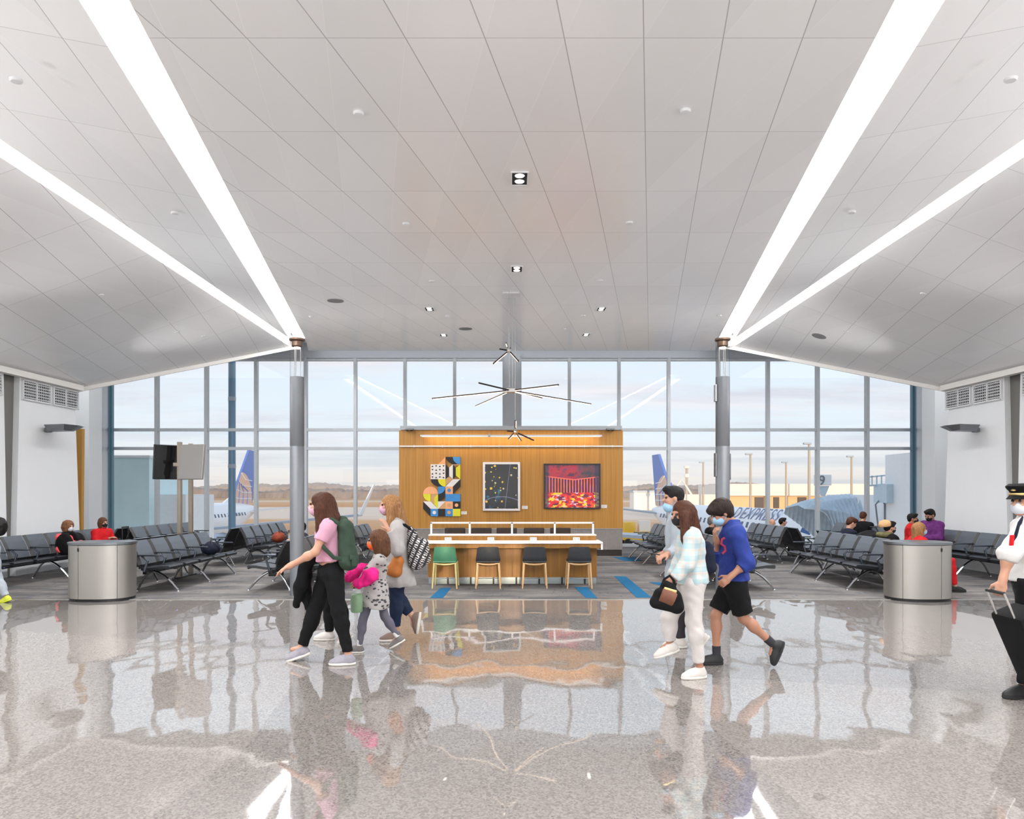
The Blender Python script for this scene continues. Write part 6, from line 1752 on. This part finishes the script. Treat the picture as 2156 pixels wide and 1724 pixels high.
MB().cyl((0, 0, 0), (0, 0, 13), .35, n=8).build('pole', M['mast_tan'], t); MB().lathe([(0, 12.5), (.8, 12.7), (.9, 13.3), (0, 13.6)], 14).build('lamp_head', M['roof_white'], t); MB().lathe([(.3, 10), (.7, 10.2), (.7, 11), (.3, 11.2)], 12).build('collar', M['roof_white'], t)

# boarding bridge at the right-hand aircraft
mat('bridge_white', srgb(246, 248, 250), .5, var=.02); mat('bridge_blue', srgb(200, 220, 232), .5, var=.03); mat('bellows_grey', srgb(196, 210, 222), .8, var=.1, vscale=3)
yj = 33.5
t = thing('boarding_bridge', 'white boarding bridge with grey folded canopy at the aircraft nose', 'boarding bridge', (19, yj, GZ))
def JB(x0, x1, y0, y1, z0, z1, name, m):
    return wpart(MB().bx(x0, x1, y0, y1, z0, z1), name, M[m], t)
xq = lambda px, y: (px - CX) * y / F
JB(xq(1788, 33), xq(1838, 33), 32.2, 35.4, -1.5, 1.55, 'cab', 'bridge_white')
JB(xq(1832, 32.5), xq(1905, 30) + 3.5, 28.5, 31.5, -1.6, 1.2, 'tunnel', 'bridge_white')
JB(xq(1838, 30), xq(1856, 30), 28.2, 28.5, -1.5, .6, 'door_panel', 'bridge_blue')
JB(xq(1850, 28), xq(1897, 28), 27.4, 28.4, 1.25, 2.0, 'equipment_box', 'bridge_blue')
JB(xq(1893, 27), xq(1912, 27) + 1.5, 26, 28, -4.5, 3.2, 'end_wall', 'bridge_white')
mb = MB(); nr = 13; secs = []
# accordion canopy: pleated inverted-U sections from the cab out to the fuselage
for k in range(nr * 2 + 1):
    q = k / (nr * 2); out = .11 * (k % 2)
    xt = xq(1797, 33) + (xq(1682, 33) - xq(1797, 33)) * q
    xb = xq(1802, 33) + (xq(1728, 33) - xq(1802, 33)) * min(1, q * 1.25)
    zt = 1.5 - .1 * q - .42 * q ** 2.5 + out * .5; zb_ = -1.75 + 2.35 * q ** .8
    zb_ = min(zb_, zt - .12)
    secs.append([(xb, 32.0 - out, zb_), (xt * .6 + xb * .4, 31.9 - out, zb_ * .35 + zt * .65), (xt, 32.35 - out, zt - .1), (xt, 33.1, zt + .06), (xt, 34.6, zt - .1), (xt, 34.8 + out, zb_)])
for a, b in zip(secs, secs[1:]):
    for i in range(5): mb.quad(a[i], b[i], b[i + 1], a[i + 1])
wpart(mb, 'canopy', M['bellows_grey'], t)
mb = MB()
for dx in (-.24, .24): mb.tube([at(1856 + dx * 28, 1112, 28), at(1853 + dx * 40, 1062, 28), at(1856, 1048, 28)], .035, 6)
wpart(mb, 'hose', M['sconce_metal'], t)
mb = MB(); z0 = 2.0
for px in (1836, 1846, 1856, 1868, 1882, 1892): mb.cyl(at(px, 1022, 28.2), at(px, 1001, 28.2), .03, n=6)
mb.tube([at(1830, 1004, 28.2), at(1893, 998, 28.2)], .03, 6); mb.tube([at(1830, 1022, 28.2), at(1893, 1018, 28.2)], .04, 6); wpart(mb, 'handrail', M['bridge_blue'], t)
wpart(MB().cyl(at(1885, 1045, 27.8), at(1888, 1115, 27.8), .05, n=8), 'pipe', M['bridge_blue'], t)
for x in (19.5, 22): wpart(MB().bx(x - .25, x + .25, 31, 32, GZ, -1.5), 'leg', M['plane_grey'], t)
t = thing('gate_sign', 'white gate sign with the number 9 on the boarding bridge', 'sign', at(1737, 1022, 31.4))
MB().rbox((0, .25, .25), (.62, .5, .5), .03).build('box', M['bridge_white'], t)
MB().prism([(-.25, -.02), (.25, -.02), (.05, -.5), (-.05, -.5)], 'y', .1, .3).build('bracket', M['bridge_blue'], t)
cu = bpy.data.curves.new('numeral', 'FONT'); cu.body = '9'; cu.size = .62; cu.extrude = .01; cu.materials.append(M['sconce_metal'])
o = text_mesh('numeral', cu); o.parent = t; o.location = (-.3, -.02, .03); o.rotation_euler = (PI / 2, 0, 0)
# left: tinted bridge wall and blue column
mat('teal_wall', srgb(224, 248, 252), .35, var=.04, vscale=1)
t = thing('bridge_enclosure', 'pale teal boarding bridge enclosure outside the left corner windows', 'boarding bridge', (-14, 24, GZ))
wpart(MB().bx(-16.5, -12.52, 23.6, 26.5, GZ, 2.87), 'wall', M['teal_wall'], t)
wpart(MB().bx(-12.5, -11.55, 24.2, 26.5, GZ, 1.6), 'side_wall', M['bridge_white'], t)
wpart(MB().bx(-16.5, -12.45, 23.5, 26.6, 2.87, 2.95), 'roof_edge', M['bridge_white'], t)
mb = MB()
for k in range(6): mb.bx(-13.85, -13.35, 23.54, 23.6, -.15 + k * .1, -.09 + k * .1)
wpart(mb, 'louver', M['plane_grey'], t)
mat('column_blue', srgb(116, 146, 170), .4, .2)
t = thing('steel_column', 'tall blue-grey round steel column outside the left windows', 'column', ((488.5 - CX) * 23.4 / F, 23.4, GZ))
MB().lathe([(.12, 0), (.12, 10.9)], 24).build('shaft', M['column_blue'], t, True)
for z_ in (7.0, 9.3): MB().lathe([(.125, z_), (.13, z_ + .02), (.13, z_ + .12), (.125, z_ + .14)], 24).build('collar', M['plane_grey'], t, True)
# =================================================================== CAMERA, SKY, LIGHT
cam = bpy.data.cameras.new('camera'); co = bpy.data.objects.new('camera', cam); C.objects.link(co)
co.location = (0, 0, EH); co.rotation_euler = (PI / 2, 0, 0)
cam.sensor_width = 36; cam.sensor_fit = 'HORIZONTAL'; cam.lens = 36 * F / 2156
cam.shift_x = 0.0; cam.shift_y = (CY - 862) / 2156
cam.clip_end = 5000
SC.camera = co

w = bpy.data.worlds.new('sky'); SC.world = w; w.use_nodes = True
nt = w.node_tree; nt.nodes.clear()
class WG(NG):
    def __init__(s): s.nt = nt; s.b = None
g = WG()
out = g.n('ShaderNodeOutputWorld'); bg = g.n('ShaderNodeBackground')
tc = g.n('ShaderNodeTexCoord'); sep = g.n('ShaderNodeSeparateXYZ'); g.l(tc.outputs['Generated'], sep.inputs[0])
z = sep.outputs[2]
base = g.ramp(z, [(0, srgb(238, 226, 216)), (.03, srgb(234, 232, 230)), (.08, srgb(228, 238, 246)), (.3, srgb(218, 235, 250)), (1, srgb(180, 208, 240))])
# cloud sheets: project the direction on a high plane
zz = g.math('ADD', g.math('MAXIMUM', z, 0), .09)
cx = g.math('DIVIDE', sep.outputs[0], zz); cy = g.math('DIVIDE', sep.outputs[1], zz)
cb = g.n('ShaderNodeCombineXYZ'); g.l(cx, cb.inputs[0]); g.l(cy, cb.inputs[1])
n1 = g.noise(g.mapping(cb.outputs[0], (.55, .9, 1), loc=(3.4, 1.2, 0)), 1.1, 7, .6)
n2 = g.noise(g.mapping(cb.outputs[0], (.3, 1.3, 1), loc=(1.0, 7.0, 2)), 1.5, 5, .55)
cm = g.ramp(n1, [(.46, (0, 0, 0)), (.62, (1, 1, 1))])
cc = g.ramp(n2, [(.35, srgb(206, 206, 218)), (.62, srgb(240, 234, 238))])
fade = g.ramp(z, [(.0, (0, 0, 0)), (.03, (.35, .35, .35)), (.14, (.75, .75, .75)), (.5, (.9, .9, .9))])
f = g.math('MULTIPLY', cm, fade)
c = g.mix(f, base, cc)
# long grey-blue bank low over the horizon
n3 = g.noise(g.mapping(tc.outputs['Generated'], (1.5, 1.5, 22)), 2.2, 4, .5)
bank = g.ramp(z, [(.0, (0, 0, 0)), (.012, (1, 1, 1)), (.07, (.6, .6, .6)), (.1, (0, 0, 0))])
bm_ = g.ramp(n3, [(.5, (0, 0, 0)), (.65, (1, 1, 1))])
c = g.mix(g.math('MULTIPLY', g.math('MULTIPLY', bank, bm_), .55), c, srgb(190, 202, 214) + (1,))
g.l(c, bg.inputs[0]); bg.inputs[1].default_value = 1.12
g.l(bg.outputs[0], out.inputs[0])

def light(name, kind, loc, energy, color=(1, 1, 1), rot=(0, 0, 0), size=None, sy=None, spread=None, **kw):
    l = bpy.data.lights.new(name, kind); l.energy = energy; l.color = color
    if kind == 'AREA':
        l.shape = 'RECTANGLE' if sy else 'SQUARE'; l.size = size
        if sy: l.size_y = sy
        if spread: l.spread = spread
    for k, v in kw.items(): setattr(l, k, v)
    o = bpy.data.objects.new(name, l); C.objects.link(o); o.location = loc; o.rotation_euler = rot; return o
# low evening sun from behind the camera
sd = Vector((-.07, 1, -.135)).normalized()
s = light('sun', 'SUN', (0, -30, 20), 2.6, (1, .82, .6), sd.to_track_quat('-Z', 'Y').to_euler(), angle=math.radians(.6))
# wall uplights : only the far pair has fittings, the rest is added ceiling fill
for sg in (-1, 1):
    for y, e in ((6.2, 70), (1.5, 160), (-3.5, 160)):
        light('uplight', 'AREA', (sg * 9.6, y, 3.1), e, (1, .985, .97), Vector((-sg * .6, 0, .7)).to_track_quat('-Z', 'Y').to_euler(), .4, .24, math.radians(130))
    for y, e in ((14.66, 30), (10.4, 16)):
        light('uplight', 'AREA', (sg * 9.8, y, 3.13), e, (1, .985, .97), Vector((-sg * .92, .1, .27)).to_track_quat('-Z', 'Y').to_euler(), .4, .08, math.radians(62))
# the slots' own tubes
for sg in (-1, 1):
    a = Vector((sg * XS(YB), YB, ZC(YB) + .06)); b = Vector((sg * XS(yt), yt, ZC(yt) + .06))
    m_ = (a + b) / 2; d = (b - a)
    q = d.to_track_quat('Y', 'Z').to_euler()
    light('slot_tube', 'AREA', m_, 760, (.98, .99, 1), q, .22, d.length)
    light('slot_tube', 'AREA', (sg * 5.83, 5.7, Z2 + .06), 700, (.98, .99, 1), (0, 0, 0), .2, 25)
# added fill panel behind the camera, brightens the hall from the front
light('back_fill', 'AREA', (0, YB + .1, 1.52), 330, (.98, .99, 1), (-PI / 2, 0, PI), 18, 2.0)
# unseen lamps added above the panel edges to brighten the window header and the corner bays
light('cove_fill', 'AREA', (0, 20.4, 6.05), 22, (.97, .99, 1), Vector((0, .8, -.6)).to_track_quat('-Z', 'Y').to_euler(), 12, .15)
for sg in (-1, 1):
    light('cove_fill', 'AREA', (sg * 11.2, 17.2, 6.1), 120, (.97, .99, 1), (0, 0, 0), 5, 3)
# the bar over the wood wall: warm wash down the wood, and light thrown up to the ceiling
light('bar_wash', 'AREA', (0, YW - .26, 3.12), 15, (1, .74, .42), Vector((0, .75, -.65)).to_track_quat('-Z', 'Y').to_euler(), 4.5, .05)
SC.view_settings.view_transform = 'Standard'; SC.view_settings.look = 'None'
SC.view_settings.exposure = 0.0; SC.view_settings.gamma = 1.0; SC.view_settings.use_curve_mapping = False
cy_ = SC.cycles
cy_.use_denoising = True
try: cy_.denoiser = 'OPENIMAGEDENOISE'
except Exception: pass
cy_.max_bounces = 8; cy_.diffuse_bounces = 4; cy_.glossy_bounces = 4; cy_.transmission_bounces = 6; cy_.transparent_max_bounces = 12
cy_.sample_clamp_indirect = 8; cy_.caustics_reflective = False; cy_.caustics_refractive = False
